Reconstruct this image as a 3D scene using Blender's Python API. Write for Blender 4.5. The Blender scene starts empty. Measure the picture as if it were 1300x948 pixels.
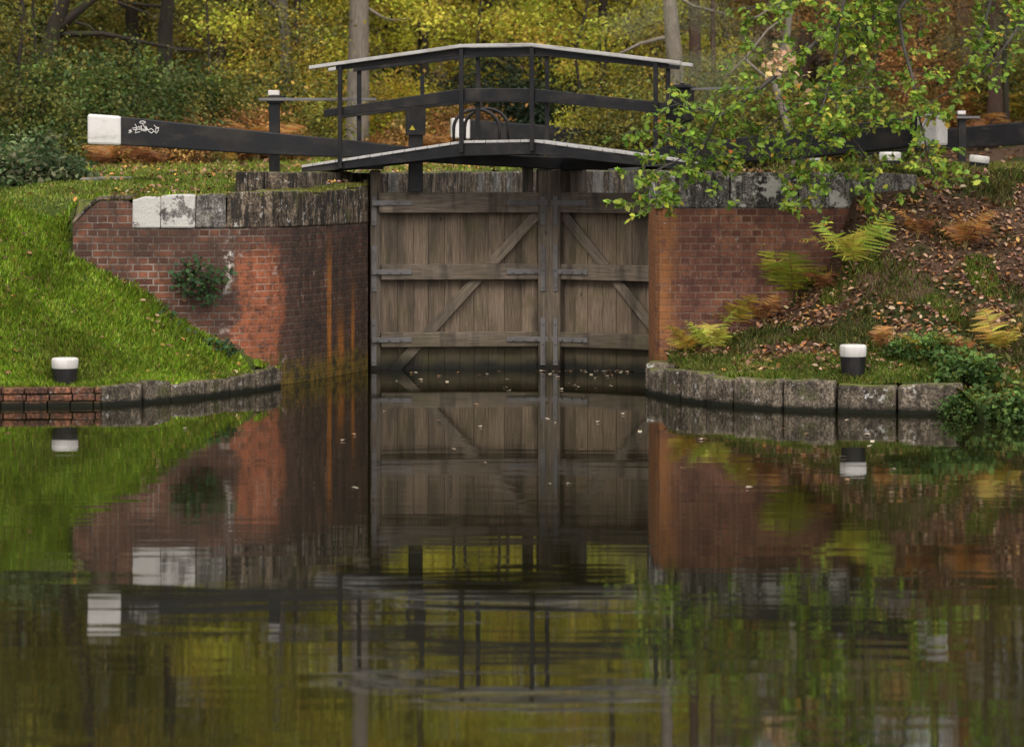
import bpy, bmesh, math, random
import numpy as np
from mathutils import Vector, Matrix
R = math.radians
# ------------------------------------------------------------------ camera, light, exposure
scene = bpy.context.scene
COL = scene.collection
F, H, HOR = 3780.0, 2.476, 210.0          # focal length (photo pixels), eye height above the water, horizon row
cam = bpy.data.cameras.new('camera'); camo = bpy.data.objects.new('camera', cam); COL.objects.link(camo)
camo.location = (0, 0, H); camo.rotation_euler = (R(90), 0, 0)
cam.sensor_width = 36; cam.lens = F/1300*36; cam.shift_y = -(474-HOR)/1300
cam.clip_start = .5; cam.clip_end = 2000
cam.dof.use_dof = True; cam.dof.focus_distance = 33; cam.dof.aperture_fstop = 2.5
scene.camera = camo
SUN_EL, SUN_AZ = 48, -35                   # sun behind the photographer's left shoulder
world = bpy.data.worlds.new('World'); scene.world = world; world.use_nodes = True
wn = world.node_tree; wn.nodes.clear()
sky = wn.nodes.new('ShaderNodeTexSky'); sky.sky_type = 'NISHITA'; sky.sun_disc = False
sky.sun_elevation = R(SUN_EL); sky.sun_rotation = R(180+SUN_AZ); sky.air_density = 1.0; sky.dust_density = 4.0; sky.ozone_density = 1.0
hs = wn.nodes.new('ShaderNodeHueSaturation'); hs.inputs['Saturation'].default_value = .25
bg = wn.nodes.new('ShaderNodeBackground'); bg.inputs['Strength'].default_value = .135
wo = wn.nodes.new('ShaderNodeOutputWorld')
wn.links.new(sky.outputs[0], hs.inputs['Color']); wn.links.new(hs.outputs[0], bg.inputs[0]); wn.links.new(bg.outputs[0], wo.inputs[0])
sl = bpy.data.lights.new('sun', 'SUN'); sl.energy = 1.4; sl.angle = R(25); sl.color = (1, .94, .85)
so = bpy.data.objects.new('sun', sl); COL.objects.link(so)
sd = Vector((math.sin(R(SUN_AZ))*math.cos(R(SUN_EL)), -math.cos(R(SUN_AZ))*math.cos(R(SUN_EL)), math.sin(R(SUN_EL))))
so.rotation_euler = sd.to_track_quat('Z', 'Y').to_euler(); so.location = (0, 0, 60)
scene.view_settings.view_transform = 'Standard'; scene.view_settings.look = 'None'
scene.view_settings.exposure = 0.66; scene.view_settings.gamma = 1
scene.cycles.max_bounces = 5; scene.cycles.diffuse_bounces = 2; scene.cycles.glossy_bounces = 2
scene.cycles.transmission_bounces = 3; scene.cycles.transparent_max_bounces = 4

rng = np.random.default_rng(7)
# ------------------------------------------------------------------ helpers
def P(px, py, Y): return np.array([(px-650)*Y/F, Y, H-(py-HOR)*Y/F])
def onl(px, P0, d):                        # where a vertical plane through P0 along d meets the picture column px
    k = (px-650)/F; t = (P0[1]*k-P0[0])/(d[0]-d[1]*k); return t
def zof(py, Y): return H-(py-HOR)*Y/F
def smooth(a, b, x):
    t = np.clip((np.asarray(x, float)-a)/(b-a), 0, 1); return t*t*(3-2*t)

class NT:
    def __init__(s, name):
        s.m = bpy.data.materials.new(name); s.m.use_nodes = True; s.t = s.m.node_tree; s.t.nodes.clear()
        s.out = s.t.nodes.new('ShaderNodeOutputMaterial')
    def put(s, sock, v):
        if isinstance(v, bpy.types.NodeSocket): s.t.links.new(v, sock)
        elif v is not None:
            if sock.type == 'RGBA' and len(v) == 3: v = (*v, 1)
            sock.default_value = v
    def n(s, typ, props=None, o=0, **inp):
        nd = s.t.nodes.new('ShaderNode'+typ)
        for k, v in (props or {}).items(): setattr(nd, k, v)
        for k, v in inp.items():
            k = k.replace('_', ' ')
            s.put(nd.inputs[int(k[1:])] if k[0] == 'i' and k[1:].isdigit() else nd.inputs[k], v)
        return nd.outputs[o]
    def math(s, op, a, b=0., c=0., clamp=False): return s.n('Math', {'operation': op, 'use_clamp': clamp}, i0=a, i1=b, i2=c)
    def mix(s, f, a, b, mode='MIX'):
        nd = s.t.nodes.new('ShaderNodeMix'); nd.data_type = 'RGBA'; nd.blend_type = mode
        s.put(nd.inputs[0], f); s.put(nd.inputs[6], a); s.put(nd.inputs[7], b); return nd.outputs[2]
    def ramp(s, f, stops, interp='LINEAR'):
        nd = s.t.nodes.new('ShaderNodeValToRGB'); nd.color_ramp.interpolation = interp; e = nd.color_ramp.elements
        while len(e) < len(stops): e.new(.5)
        for i, (p, c) in enumerate(stops):
            e[i].position = p; e[i].color = (*c, 1) if not isinstance(c, (int, float)) else (c, c, c, 1)
        s.put(nd.inputs[0], f); return nd.outputs[0]
    def noise(s, vec, scale, detail=4, rough=.6, dist=0, sc=None):
        if sc: vec = s.n('Mapping', Vector=vec, Scale=sc)
        return s.n('TexNoise', Vector=vec, Scale=scale, Detail=detail, Roughness=rough, Distortion=dist)
    def step(s, f, a, b):
        return s.n('MapRange', {'interpolation_type': 'SMOOTHSTEP'}, Value=f, From_Min=a, From_Max=b)
    def uv(s): return s.n('TexCoord', o=2)
    def pos(s): return s.n('NewGeometry')
    def attr(s, name, o=0): return s.n('Attribute', {'attribute_name': name}, o=o)
    def xyz(s, v):
        nd = s.t.nodes.new('ShaderNodeSeparateXYZ'); s.put(nd.inputs[0], v); return nd.outputs
    def fin(s, col, rough=.8, bump=None, bs=.5, bd=.01, metal=0, spec=.3, trans=None):
        p = s.t.nodes.new('ShaderNodeBsdfPrincipled')
        s.put(p.inputs['Base Color'], col); s.put(p.inputs['Roughness'], rough); s.put(p.inputs['Metallic'], metal)
        p.inputs['Specular IOR Level'].default_value = spec
        if bump is not None:
            b = s.n('Bump', Height=bump, Strength=bs, Distance=bd); s.t.links.new(b, p.inputs['Normal'])
        sh = p.outputs[0]
        if trans:
            tr = s.t.nodes.new('ShaderNodeBsdfTranslucent'); s.put(tr.inputs[0], col)
            mx = s.t.nodes.new('ShaderNodeMixShader'); mx.inputs[0].default_value = trans
            s.t.links.new(sh, mx.inputs[1]); s.t.links.new(tr.outputs[0], mx.inputs[2]); sh = mx.outputs[0]
        s.t.links.new(sh, s.out.inputs[0]); return s.m

# ------------------------------------------------------------------ mesh builder
class MB:
    def __init__(s): s.v = []; s.f = []; s.uv = []; s.c = []
    def face(s, pts, uvs, c=.5):
        i = len(s.v); s.v += [tuple(map(float, p)) for p in pts]; s.f.append(list(range(i, i+len(pts)))); s.uv += list(uvs); s.c.append(c)
    def quads(s, V, Fc, UV, c=.5):          # V list of points, Fc list of index tuples, UV per-vertex
        i = len(s.v); s.v += [tuple(map(float, p)) for p in V]
        for f in Fc: s.f.append([i+k for k in f]); s.uv += [UV[k] for k in f]; s.c.append(c)
    def hexa(s, c8, M=None, ax=None, jit=0):
        # c8: 8 local corners (x0y0z0,x1y0z0,x1y1z0,x0y1z0, then the same at z1); uv along the longest axis
        c8 = np.array(c8, float)
        if jit: c8 = c8+np.random.default_rng(len(s.v)+3).uniform(-jit, jit, c8.shape)
        d = [np.linalg.norm(c8[1]-c8[0]), np.linalg.norm(c8[3]-c8[0]), np.linalg.norm(c8[4]-c8[0])]
        L = int(np.argmax(d)) if ax is None else ax
        r = random.random()*50; cc = random.random()
        W = c8 if M is None else np.array([M(*p) for p in c8])
        par = np.array([[x*d[0], y*d[1], z*d[2]] for x, y, z in ((0,0,0),(1,0,0),(1,1,0),(0,1,0),(0,0,1),(1,0,1),(1,1,1),(0,1,1))])
        i = len(s.v); s.v += [tuple(p) for p in W]
        for f, nrm in (((0,3,2,1),2),((4,5,6,7),2),((0,1,5,4),1),((1,2,6,5),0),((2,3,7,6),1),((3,0,4,7),0)):
            s.f.append([i+k for k in f]); s.c.append(cc)
            axs = [a for a in (0,1,2) if a != nrm]
            if L in axs: b = L; a = [q for q in axs if q != L][0]
            else: a, b = axs
            s.uv += [(par[k][a]+r, par[k][b]+r*1.7) for k in f]
    def box(s, x0, x1, y0, y1, z0, z1, M=None, **k):
        s.hexa([(x0,y0,z0),(x1,y0,z0),(x1,y1,z0),(x0,y1,z0),(x0,y0,z1),(x1,y0,z1),(x1,y1,z1),(x0,y1,z1)], M, **k)
    def tube(s, pts, rad, n=8, cap=True):
        pts = np.array(pts, float); m = len(pts); rad = np.broadcast_to(rad, (m,))
        t = np.gradient(pts, axis=0); t /= np.linalg.norm(t, axis=1)[:, None]+1e-9
        ref = np.array([0, 0, 1.]) if abs(t[:, 2]).mean() < .8 else np.array([1., 0, 0])
        V = []; UV = []; L = 0
        for k in range(m):
            if k: L += np.linalg.norm(pts[k]-pts[k-1])
            a = np.cross(t[k], ref); a /= np.linalg.norm(a)+1e-9; b = np.cross(t[k], a)
            for j in range(n+1):
                th = 2*math.pi*j/n; V.append(pts[k]+rad[k]*(math.cos(th)*a+math.sin(th)*b)); UV.append((j/n*2*math.pi*rad[0], L))
        Fc = [(k*(n+1)+j, k*(n+1)+j+1, (k+1)*(n+1)+j+1, (k+1)*(n+1)+j) for k in range(m-1) for j in range(n)]
        if cap: Fc += [tuple(range(n-1, -1, -1)), tuple((m-1)*(n+1)+j for j in range(n))]
        s.quads(V, Fc, UV, random.random())
    def lathe(s, prof, c=(0,0,0), n=28):
        V = []; UV = []
        for r, z in prof:
            for j in range(n+1):
                th = 2*math.pi*j/n; V.append((c[0]+r*math.cos(th), c[1]+r*math.sin(th), c[2]+z)); UV.append((th*.15, z))
        m = len(prof); s.quads(V, [(k*(n+1)+j, k*(n+1)+j+1, (k+1)*(n+1)+j+1, (k+1)*(n+1)+j) for k in range(m-1) for j in range(n)], UV)

OFF = {}
def tag(o, label=None, cat=None, group=None, kind=None):
    if label: o['label'] = label
    if cat: o['category'] = cat
    if group: o['group'] = group
    if kind: o['kind'] = kind
    return o
def thing(name, loc, label, cat, group=None):
    o = bpy.data.objects.new(name, None); o.empty_display_size = .2; COL.objects.link(o); o.location = loc
    OFF[o.name] = np.array(loc, float); return tag(o, label, cat, group)
def mesh_from(name, V, F_, UV=None, C=None, mat=None, weld=False, smooth_=False):
    me = bpy.data.meshes.new(name); me.from_pydata([tuple(p) for p in V], [], F_)
    if UV is not None:
        l = me.uv_layers.new(name='UVMap'); l.data.foreach_set('uv', np.array(UV, 'f').ravel())
    if C is not None:
        a = me.attributes.new('rnd', 'FLOAT', 'FACE'); a.data.foreach_set('value', np.array(C, 'f'))
    if weld:
        bm = bmesh.new(); bm.from_mesh(me); bmesh.ops.remove_doubles(bm, verts=bm.verts, dist=1e-5); bmesh.ops.recalc_face_normals(bm, faces=bm.faces); bm.to_mesh(me); bm.free()
    if smooth_: me.polygons.foreach_set('use_smooth', [True]*len(me.polygons))
    if mat: me.materials.append(mat)
    me.update(); return me
def build(name, mb, mat, parent=None, bevel=0, smooth_=False, weld=True, loc=None):
    off = OFF[parent.name] if parent is not None else np.array(loc if loc is not None else (0, 0, 0), float)
    V = np.array(mb.v, float)-off
    me = mesh_from(name, V, mb.f, mb.uv, mb.c, mat, weld, smooth_)
    o = bpy.data.objects.new(name, me); COL.objects.link(o)
    if parent is not None: o.parent = parent
    else: o.location = off
    OFF[o.name] = off
    if bevel:
        b = o.modifiers.new('bevel', 'BEVEL'); b.width = bevel; b.segments = 2; b.limit_method = 'ANGLE'; b.angle_limit = R(50)
    return o
def leafmesh(name, cen, size, cols, mat, tpl='quad', up=0.0, axis=None, rg=rng, bias=(0, 0, 0)):
    """many small leaves as one mesh. up: how much leaf normals favour +Z"""
    T = {'quad': [(0, 0), (.45, .3), (1, 0), (.45, -.3)],
         'hex': [(0, 0), (.3, .3), (.75, .26), (1, 0), (.75, -.26), (.3, -.3)],
         'needle': [(0, -.02), (1, -.012), (1, .012), (0, .02)],
         'blade': [(0, -.5), (.55, -.32), (1, 0), (.55, .38), (0, .5)],
         'pinna': [(0, 0.025), (.12, 0.061), (.16, 0.043), (.3, 0.061), (.34, 0.04), (.48, 0.054), (.52, 0.032), (.68, 0.04), (.72, 0.022), (.88, 0.022), (1, 0.0), (.88, -0.022), (.72, -0.022), (.68, -0.04), (.52, -0.032), (.48, -0.054), (.34, -0.04), (.3, -0.061), (.16, -0.043), (.12, -0.061), (0, -0.025)],
         'oak': [(0, .02), (.2, .1), (.28, .22), (.36, .13), (.48, .32), (.58, .17), (.72, .3), (.8, .14), (1, 0), (.8, -.14), (.72, -.3), (.58, -.17), (.48, -.32), (.36, -.13), (.28, -.22), (.2, -.1)]}[tpl]
    T = np.array(T); k = len(T); N = len(cen); cen = np.asarray(cen, float); size = np.broadcast_to(size, (N,)).astype(float)
    nrm = rg.normal(size=(N, 3)); nrm[:, 2] = np.abs(nrm[:, 2])+up; nrm += np.array(bias); nrm /= np.linalg.norm(nrm, axis=1)[:, None]
    d = rg.normal(size=(N, 3)) if axis is None else np.asarray(axis, float)
    d = d-(d*nrm).sum(1)[:, None]*nrm; d /= np.linalg.norm(d, axis=1)[:, None]+1e-9
    b = np.cross(nrm, d)
    cx = T[:, 0]; cy = T[:, 1]
    curl = rg.uniform(-.35, .1, N)
    V = cen[:, None, :]+size[:, None, None]*(cx[None, :, None]*d[:, None, :]+cy[None, :, None]*b[:, None, :]
        + ((cx**2)[None, :]*curl[:, None]+np.abs(cy)[None, :]*.35)[:, :, None]*nrm[:, None, :])
    me = bpy.data.meshes.new(name); me.vertices.add(N*k); me.vertices.foreach_set('co', V.astype('f').ravel())
    me.loops.add(N*k); me.loops.foreach_set('vertex_index', np.arange(N*k, dtype='i'))
    me.polygons.add(N); me.polygons.foreach_set('loop_start', np.arange(0, N*k, k, dtype='i'))
    me.update(calc_edges=True)
    a = me.attributes.new('lc', 'FLOAT_COLOR', 'FACE'); a.data.foreach_set('color', np.c_[cols, np.ones(N)].astype('f').ravel())
    me.materials.append(mat); return me
def pal(colors, N, rg=rng, var=.25, w=None):
    c = np.array(colors)[rg.choice(len(colors), N, p=w)]; return np.clip(c*(1+rg.normal(0, var, (N, 1)))*(1+rg.normal(0, .08, (N, 3))), .005, .9)
def link(name, me, parent=None, loc=(0, 0, 0)):
    o = bpy.data.objects.new(name, me); COL.objects.link(o); o.location = loc
    if parent is not None: o.parent = parent
    return o

# ------------------------------------------------------------------ materials
def m_leaf(name, trans=.3, rough=.55):
    t = NT(name); c = t.attr('lc'); nz = t.noise(t.pos(), 1.3, 2)
    c = t.mix(.5, c, t.mix(1, c, t.ramp(nz, [(.3, .45), (.7, 1.5)]), 'MULTIPLY'))
    return t.fin(c, rough, spec=.25, trans=trans)
LEAF = m_leaf('leaf', .4); LITTER = m_leaf('dead_leaf', .1, .7); GRASS = m_leaf('grass_blade', .3, .5)
def m_paint(name, col, wear=.25, dirt=(.05, .045, .035), rough=.5):
    t = NT(name); u = t.uv()
    n1 = t.noise(u, 9, 5, .65, sc=(1, .25, 1)); n2 = t.noise(t.pos(), 3, 4)
    c = t.mix(t.step(n1, .52, .8), col, dirt) if wear else col
    c = t.mix(t.math('MULTIPLY', t.step(n2, .45, .75), wear), c, dirt)
    return t.fin(c, t.ramp(n2, [(.3, rough-.1), (.7, rough+.2)]), n1, .25, .003)
BLACK = m_paint('black_paint', (.009, .0085, .0095), .55, (.045, .036, .028), .45)
WHITE = m_paint('white_paint', (.62, .58, .55), .35, (.3, .27, .23), .6)
GREYP = m_paint('weathered_pale_board', (.42, .40, .38), .5, (.16, .14, .12), .7)
IRON = m_paint('galvanised_iron', (.15, .14, .135), .6, (.06, .045, .035), .6)
def m_wood(name, a, b, moss=.3, wet=True):
    t = NT(name); u = t.uv(); r = t.attr('rnd', 2)
    g = t.noise(u, 7, 7, .7, .6, sc=(5, .35, 1)); g2 = t.noise(u, 26, 4, .7, 0, sc=(4, .12, 1))
    c = t.mix(t.ramp(g, [(.25, 0.), (.75, 1.)]), a, b)
    c = t.mix(1, c, t.ramp(g2, [(.3, .45), (.5, .95), (.66, 1.35)]), 'MULTIPLY')
    c = t.mix(1, c, t.ramp(r, [(0, .75), (.5, .95), (1, 1.18)]), 'MULTIPLY')
    z = t.xyz(t.pos())[2]; n = t.noise(t.pos(), 2.2, 5)
    nv = t.noise(t.pos(), 3, 4, .6, 0, sc=(1.6, 1.6, .25))
    c = t.mix(t.math('MULTIPLY', t.step(nv, .48, .7), .7), c, (.035, .028, .02))
    c = t.mix(t.math('MULTIPLY', t.step(n, .5, .72), moss), c, (.07, .07, .015))
    knot = t.n('TexVoronoi', Vector=t.n('Mapping', Vector=u, Scale=(1.0, .45, 1)), Scale=4.2)
    c = t.mix(t.math('MULTIPLY', t.math('SUBTRACT', 1., t.step(knot, .03, .075)), .8), c, (.02, .014, .01))
    if wet: c = t.mix(t.math('MULTIPLY', t.step(t.math('ADD', z, t.math('MULTIPLY', nv, .5)), .75, .35), .55), c, (.045, .045, .015)); c = t.mix(t.step(t.math('ADD', z, t.math('MULTIPLY', n, .25)), .33, .14), c, (.012, .011, .008))
    return t.fin(c, .8, t.math('ADD', g2, t.math('MULTIPLY', g, .6)), .5, .006)
WOODF = m_wood('gate_frame_timber', (.10, .075, .052), (.24, .19, .145), .3)
WOODP = m_wood('gate_plank_timber', (.12, .084, .054), (.225, .168, .118), .45)
WOODQ = m_wood('quoin_timber', (.1, .055, .03), (.2, .12, .07), .1)
BARE = m_wood('grey_pole_wood', (.2, .18, .15), (.36, .33, .28), .1, False)

def m_brick(name, base, extra):
    """base: dict of colours; extra(t, c, u, v) adds marks that belong to this one wall"""
    t = NT(name); uvv = t.uv(); s = t.xyz(uvv); u, v = s[0], s[1]
    wob = t.n('VectorMath', {'operation': 'ADD'}, i0=uvv, i1=t.n('VectorMath', {'operation': 'SCALE'}, i0=t.n('TexNoise', o=1, Vector=uvv, Scale=9., Detail=2), Scale=.012))
    def bt(c1, c2, mo, o):
        nd = t.t.nodes.new('ShaderNodeTexBrick'); nd.offset = .5; nd.squash = .5; nd.squash_frequency = 2
        t.put(nd.inputs['Vector'], wob); t.put(nd.inputs['Color1'], c1); t.put(nd.inputs['Color2'], c2); t.put(nd.inputs['Mortar'], mo)
        nd.inputs['Scale'].default_value = 1; nd.inputs['Mortar Size'].default_value = .010; nd.inputs['Mortar Smooth'].default_value = .35
        nd.inputs['Brick Width'].default_value = .225; nd.inputs['Row Height'].default_value = .077; return nd.outputs[o]
    c = bt(base['a'], base['b'], base['m'], 0); fac = bt((0,)*3, (0,)*3, (0,)*3, 1); rb = bt((0,)*3, (1,)*3, (.5,)*3, 0)
    n1 = t.noise(uvv, 1.3, 5, .6); n2 = t.noise(uvv, 7, 6, .7); n3 = t.noise(uvv, 30, 4, .7)
    c = t.mix(1, c, t.ramp(n2, [(.3, .42), (.5, 1.), (.7, 1.6)]), 'MULTIPLY'); c = t.mix(t.math('SUBTRACT', 1., fac), c, t.mix(1, c, t.ramp(rb, [(0, .65), (.5, .95), (1, 1.4)]), 'MULTIPLY'))
    c = t.mix(t.math('MULTIPLY', t.step(rb, .75, 1.), .5), c, base['dark'])
    c = t.mix(t.math('MULTIPLY', t.step(t.math('ADD', t.math('MULTIPLY', n1, .6), t.math('MULTIPLY', n2, .4)), .40, .52), base.get('k', .7)), c, base['dark'])
    st_ = t.noise(uvv, 4.5, 7, .78, 0, sc=(1.3, .8, 1)); c = t.mix(t.math('MULTIPLY', t.step(st_, .50, .58), .6), c, base['dark'])
    c = extra(t, c, u, v, uvv)
    sp = t.noise(uvv, 16, 5, .75)
    c = t.mix(t.math('MULTIPLY', t.step(sp, .635, .67), base.get('w', .55)), c, (.36, .33, .31))
    n4 = t.noise(uvv, 3.5, 4)
    n5 = t.noise(uvv, 8, 6, .8, 0, sc=(1.6, .7, 1)); c = t.mix(t.math('MULTIPLY', t.step(t.math('ADD', t.math('MULTIPLY', v, .8), t.math('MULTIPLY', n5, 1.1)), .86, .62), .85), c, t.mix(t.step(n2, .35, .62), (.022, .024, .01), (.15, .10, .015)))
    h = t.math('ADD', t.math('MULTIPLY', t.math('SUBTRACT', 1., fac), 1.), t.math('MULTIPLY', n3, .6))
    return t.fin(c, .85, t.math('ADD', h, t.math('MULTIPLY', rb, .35)), .9, .012, spec=.2)
def band(t, x, a, b, s=.06):
    return t.math('MULTIPLY', t.step(x, a-s, a+s), t.math('SUBTRACT', 1., t.step(x, b-s, b+s)))
def m_stone(name, a, b, streak=.6, paint=0., lich=.6, moss=.3):
    t = NT(name); p = t.pos(); r = t.attr('rnd', 2)
    n = t.noise(p, 5, 7, .7); n2 = t.noise(p, 9, 6, .7, 0, sc=(1.6, 1.6, .3)); n3 = t.noise(p, 40, 4, .7)
    c = t.mix(t.step(n, .36, .64), a, b); c = t.mix(1, c, t.ramp(n3, [(.36, .4), (.5, 1.), (.64, 1.75)]), 'MULTIPLY')
    c = t.mix(1, c, t.ramp(r, [(0, .75), (1, 1.2)]), 'MULTIPLY')
    c = t.mix(t.math('MULTIPLY', t.step(n2, .47, .55), streak), c, (.018, .016, .014))
    c = t.mix(t.math('MULTIPLY', t.step(t.noise(p, 9, 5, .75), .6, .64), lich), c, (.5, .48, .45))
    if paint: c = t.mix(t.step(t.noise(p, 3.2, 7, .72), .62-.3*paint, .66-.3*paint), c, (.5, .47, .43))
    nz = t.xyz(t.n('NewGeometry', o=1))[2]
    c = t.mix(t.math('MULTIPLY', t.step(t.noise(p, 4, 5), .38, .6), t.math('MULTIPLY', t.step(nz, .4, .8), .9)), c, (.11, .12, .02))
    c = t.mix(t.math('MULTIPLY', t.step(t.noise(p, 3, 5), .56, .7), moss), c, (.06, .065, .015))
    z = t.xyz(p)[2]; c = t.mix(t.step(t.math('ADD', z, t.math('MULTIPLY', n, .05)), .11, .05), c, (.01, .011, .006))
    return t.fin(c, .85, t.math('ADD', t.math('MULTIPLY', n3, .5), n), .8, .02, spec=.2)
STONE = m_stone('weathered_stone', (.1, .09, .08), (.21, .19, .165))
STONED = m_stone('dark_streaked_stone', (.045, .034, .024), (.18, .135, .095), .9, 0, .7, .5)
STONEW = m_stone('flaking_whitewashed_stone', (.1, .09, .08), (.2, .18, .16), .75, .3, .7, .3)
STONEWW = m_stone('whitewashed_stone', (.14, .13, .12), (.22, .2, .18), .5, .62, .6, .2)
STONEK = m_stone('kerb_stone', (.055, .043, .032), (.19, .15, .11), .45, 0, .85, .7)
STONEK2 = m_stone('old_kerb_stone', (.06, .048, .035), (.17, .135, .095), .5, 0, .5, .6)
BRICKK = m_stone('red_kerb_brick', (.08, .04, .028), (.19, .08, .045), .5, 0, .4, .6)

def m_bark(name, a, b):
    t = NT(name); u = t.uv(); n = t.noise(u, 6, 6, .7, .5, sc=(3, .5, 1)); n2 = t.noise(t.pos(), 1.2, 3)
    c = t.mix(t.ramp(n, [(.3, 0.), (.7, 1.)]), a, b); c = t.mix(t.math('MULTIPLY', t.step(n2, .5, .7), .4), c, (.06, .08, .03))
    return t.fin(c, .9, n, .8, .03)
BARKD = m_bark('dark_bark', (.018, .014, .01), (.06, .045, .035))
BARKG = m_bark('pale_grey_bark', (.12, .1, .08), (.3, .25, .2))
BARKR = m_bark('reddish_pine_bark', (.035, .02, .016), (.11, .06, .045))
BARKO = m_bark('grey_oak_bark', (.05, .042, .035), (.16, .14, .12))

# ------------------------------------------------------------------ plan of the lock
a13 = R(13.0); AX = np.array([math.sin(a13), math.cos(a13)]); RT = np.array([math.cos(a13), -math.sin(a13)])
HL = np.array([-1.72, 36.1]); MI = np.array([.478, 36.29]); dl = (MI-HL)/np.linalg.norm(MI-HL)
dr = np.array([math.cos(R(31)), -math.sin(R(31))]); HR = MI+dr*2.206
KL = [(-60, 30.5), (-12, 30.5), (-5.24, 30.5), (-4.21, 30.6), (-3.49, 31.4), (-2.99, 32.3), (-2.63, 33.15)]
WL = [(-4.87, 33.02), (-4.2, 33.0), (-3.4, 33.05), (-2.95, 33.15), (-2.66, 33.42), (-2.42, 33.9), (-2.18, 34.6), (-1.95, 35.3), (-1.745, 36.03)]
WR = [(1.62, 35.3), (1.60, 33.3), (1.605, 33.08), (1.66, 33.0), (2.5, 32.97), (3.5, 33.0), (4.5, 33.05)]
KR = [(1.56, 33.0), (1.50, 32.75), (1.478, 32.3), (1.74, 31.35), (2.12, 30.7), (2.68, 30.1), (3.23, 29.85), (3.81, 29.7), (4.44, 29.5)]
def chL(t): return HL+AX*t
def chR(t): return HR+AX*t

def h(X, Y):
    X = np.asarray(X, float); Y = np.asarray(Y, float)
    xm = chL(0)[0]+.23*(Y-36.1)+2.0
    # left
    ks = np.array(KL); yk = np.interp(X, ks[:, 0], ks[:, 1])+.3
    c = np.clip(.22+.60*(-2.7-X), .2, 2.06)
    yw = np.where(X < -2.9, 33.2, np.interp(X, [-2.9, -2.6, -2.2, -1.8], [33.3, 33.7, 34.7, 36.1]))
    s = np.clip((Y-yk-.1)/(32.95-yk), 0, 1)
    front = .17+(c-.17)*s**1.2
    platL = 2.09+.16*smooth(33.3, 36, Y)+.12*smooth(36, 42, Y)+.16*smooth(42, 56, Y)+.6*smooth(60, 90, Y)+np.clip(Y-85, 0, 80)*.12
    wx = smooth(-5.5, -4.86, X); w = smooth(33.0, 34.4, Y)*(1-wx)+(Y > yw)*wx; w = np.where(X < -4.86, smooth(33.0, 34.4-.9*wx, Y), w)
    L = front*(1-w)+platL*w
    L = np.where(X < -4.9, L-.25*smooth(-5.2, -7.5, X)*smooth(31, 34, Y)*(1-smooth(36, 40, Y)), L)
    # right
    kr = np.array(KR+[(4.7, 28.9), (7, 28.6), (60, 28.6)]); ykr = np.interp(X, kr[1:, 0], kr[1:, 1])+.28
    zk = .29-.42*smooth(4.35, 4.75, X)
    cr = np.interp(X, [1.66, 2.2, 3.05, 3.55, 3.8, 4.5], [.40, .5, .92, 1.40, 2.12, 2.22])
    sr = np.clip((Y-ykr)/(33.0-ykr), 0, 1.0)
    fr = zk+(cr-zk)*(.25*sr+.75*sr**1.6)
    fr = np.where(Y < ykr, zk-(ykr-Y)*.6*(X > 4.5), fr)
    platR = 2.36+.05*smooth(34, 40, Y)+np.clip(Y-57, 0, 70)*.26*smooth(0, 6, X-1-.23*(Y-36))+.04*np.clip(Y-41, 0, 60)*smooth(8+.23*(Y-36), 16+.23*(Y-36), X)+.6*smooth(60, 90, Y)+np.clip(Y-85, 0, 80)*.12
    wr = np.where(X > 4.35, smooth(32.9, 34.0, Y), (Y > 33.2)*1.)
    Rr = fr*(1-wr)+platR*wr
    z = np.where(X < xm, L, Rr)
    nz = .025*np.sin(X*3.1+Y*1.3)*np.sin(Y*2.7-X*.8)+.015*np.sin(X*9+Y*4)*np.sin(Y*7.7)
    return z+nz*np.where(Y > 31, 1, .3)
def inpoly(X, Y, poly):
    X = np.asarray(X); Y = np.asarray(Y); r = np.zeros(X.shape, bool); n = len(poly)
    for i in range(n):
        x1, y1 = poly[i]; x2, y2 = poly[(i+1) % n]
        cnd = ((y1 > Y) != (y2 > Y)) & (X < (x2-x1)*(Y-y1)/(y2-y1+1e-12)+x1); r ^= cnd
    return r
CANAL = [(x, y+.14) for x, y in KL[:-1]]+[(-2.66, 33.2), (-2.5, 34.0), (-2.25, 34.7), (-2.0, 35.4), (-1.85, 36.1)]
CANAL += [tuple(chL(0)+np.array([-.2, 0])), tuple(chL(22.5)-.2*RT), tuple(chR(23.5)+.2*RT), (2.6, 35.2), (1.8, 35.2), (1.75, 33.15), (1.72, 32.7)]
CANAL += [(x+.1, y+.14) for x, y in KR[3:-1]]+[(4.3, 29.6), (4.42, 29.3), (4.6, 28.2), (7, 27.9), (60, 27.9), (60, -20), (-60, -20)]

# ------------------------------------------------------------------ ground and water
xs = np.unique(np.r_[np.linspace(-120, -16, 27), np.linspace(-16, -8, 33), np.arange(-8, 8.01, .1), np.linspace(8, 18, 35), np.linspace(18, 120, 28)].round(4))
ys = np.unique(np.r_[np.arange(27.5, 37, .1), np.arange(37, 46, .2), np.arange(46, 70, .6), np.linspace(70, 200, 40), np.linspace(200, 600, 12)].round(4))
GX, GY = np.meshgrid(xs, ys); GZ = h(GX, GY)
nx = len(xs); ny = len(ys)
cx = (GX[:-1, :-1]+GX[1:, 1:])/2; cy = (GY[:-1, :-1]+GY[1:, 1:])/2
keep = ~inpoly(cx, cy, CANAL)
idx = np.arange(nx*ny).reshape(ny, nx)
q = np.stack([idx[:-1, :-1], idx[:-1, 1:], idx[1:, 1:], idx[1:, :-1]], -1)[keep]
me = mesh_from('ground', np.c_[GX.ravel(), GY.ravel(), GZ.ravel()], q.tolist(), smooth_=True)
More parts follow.
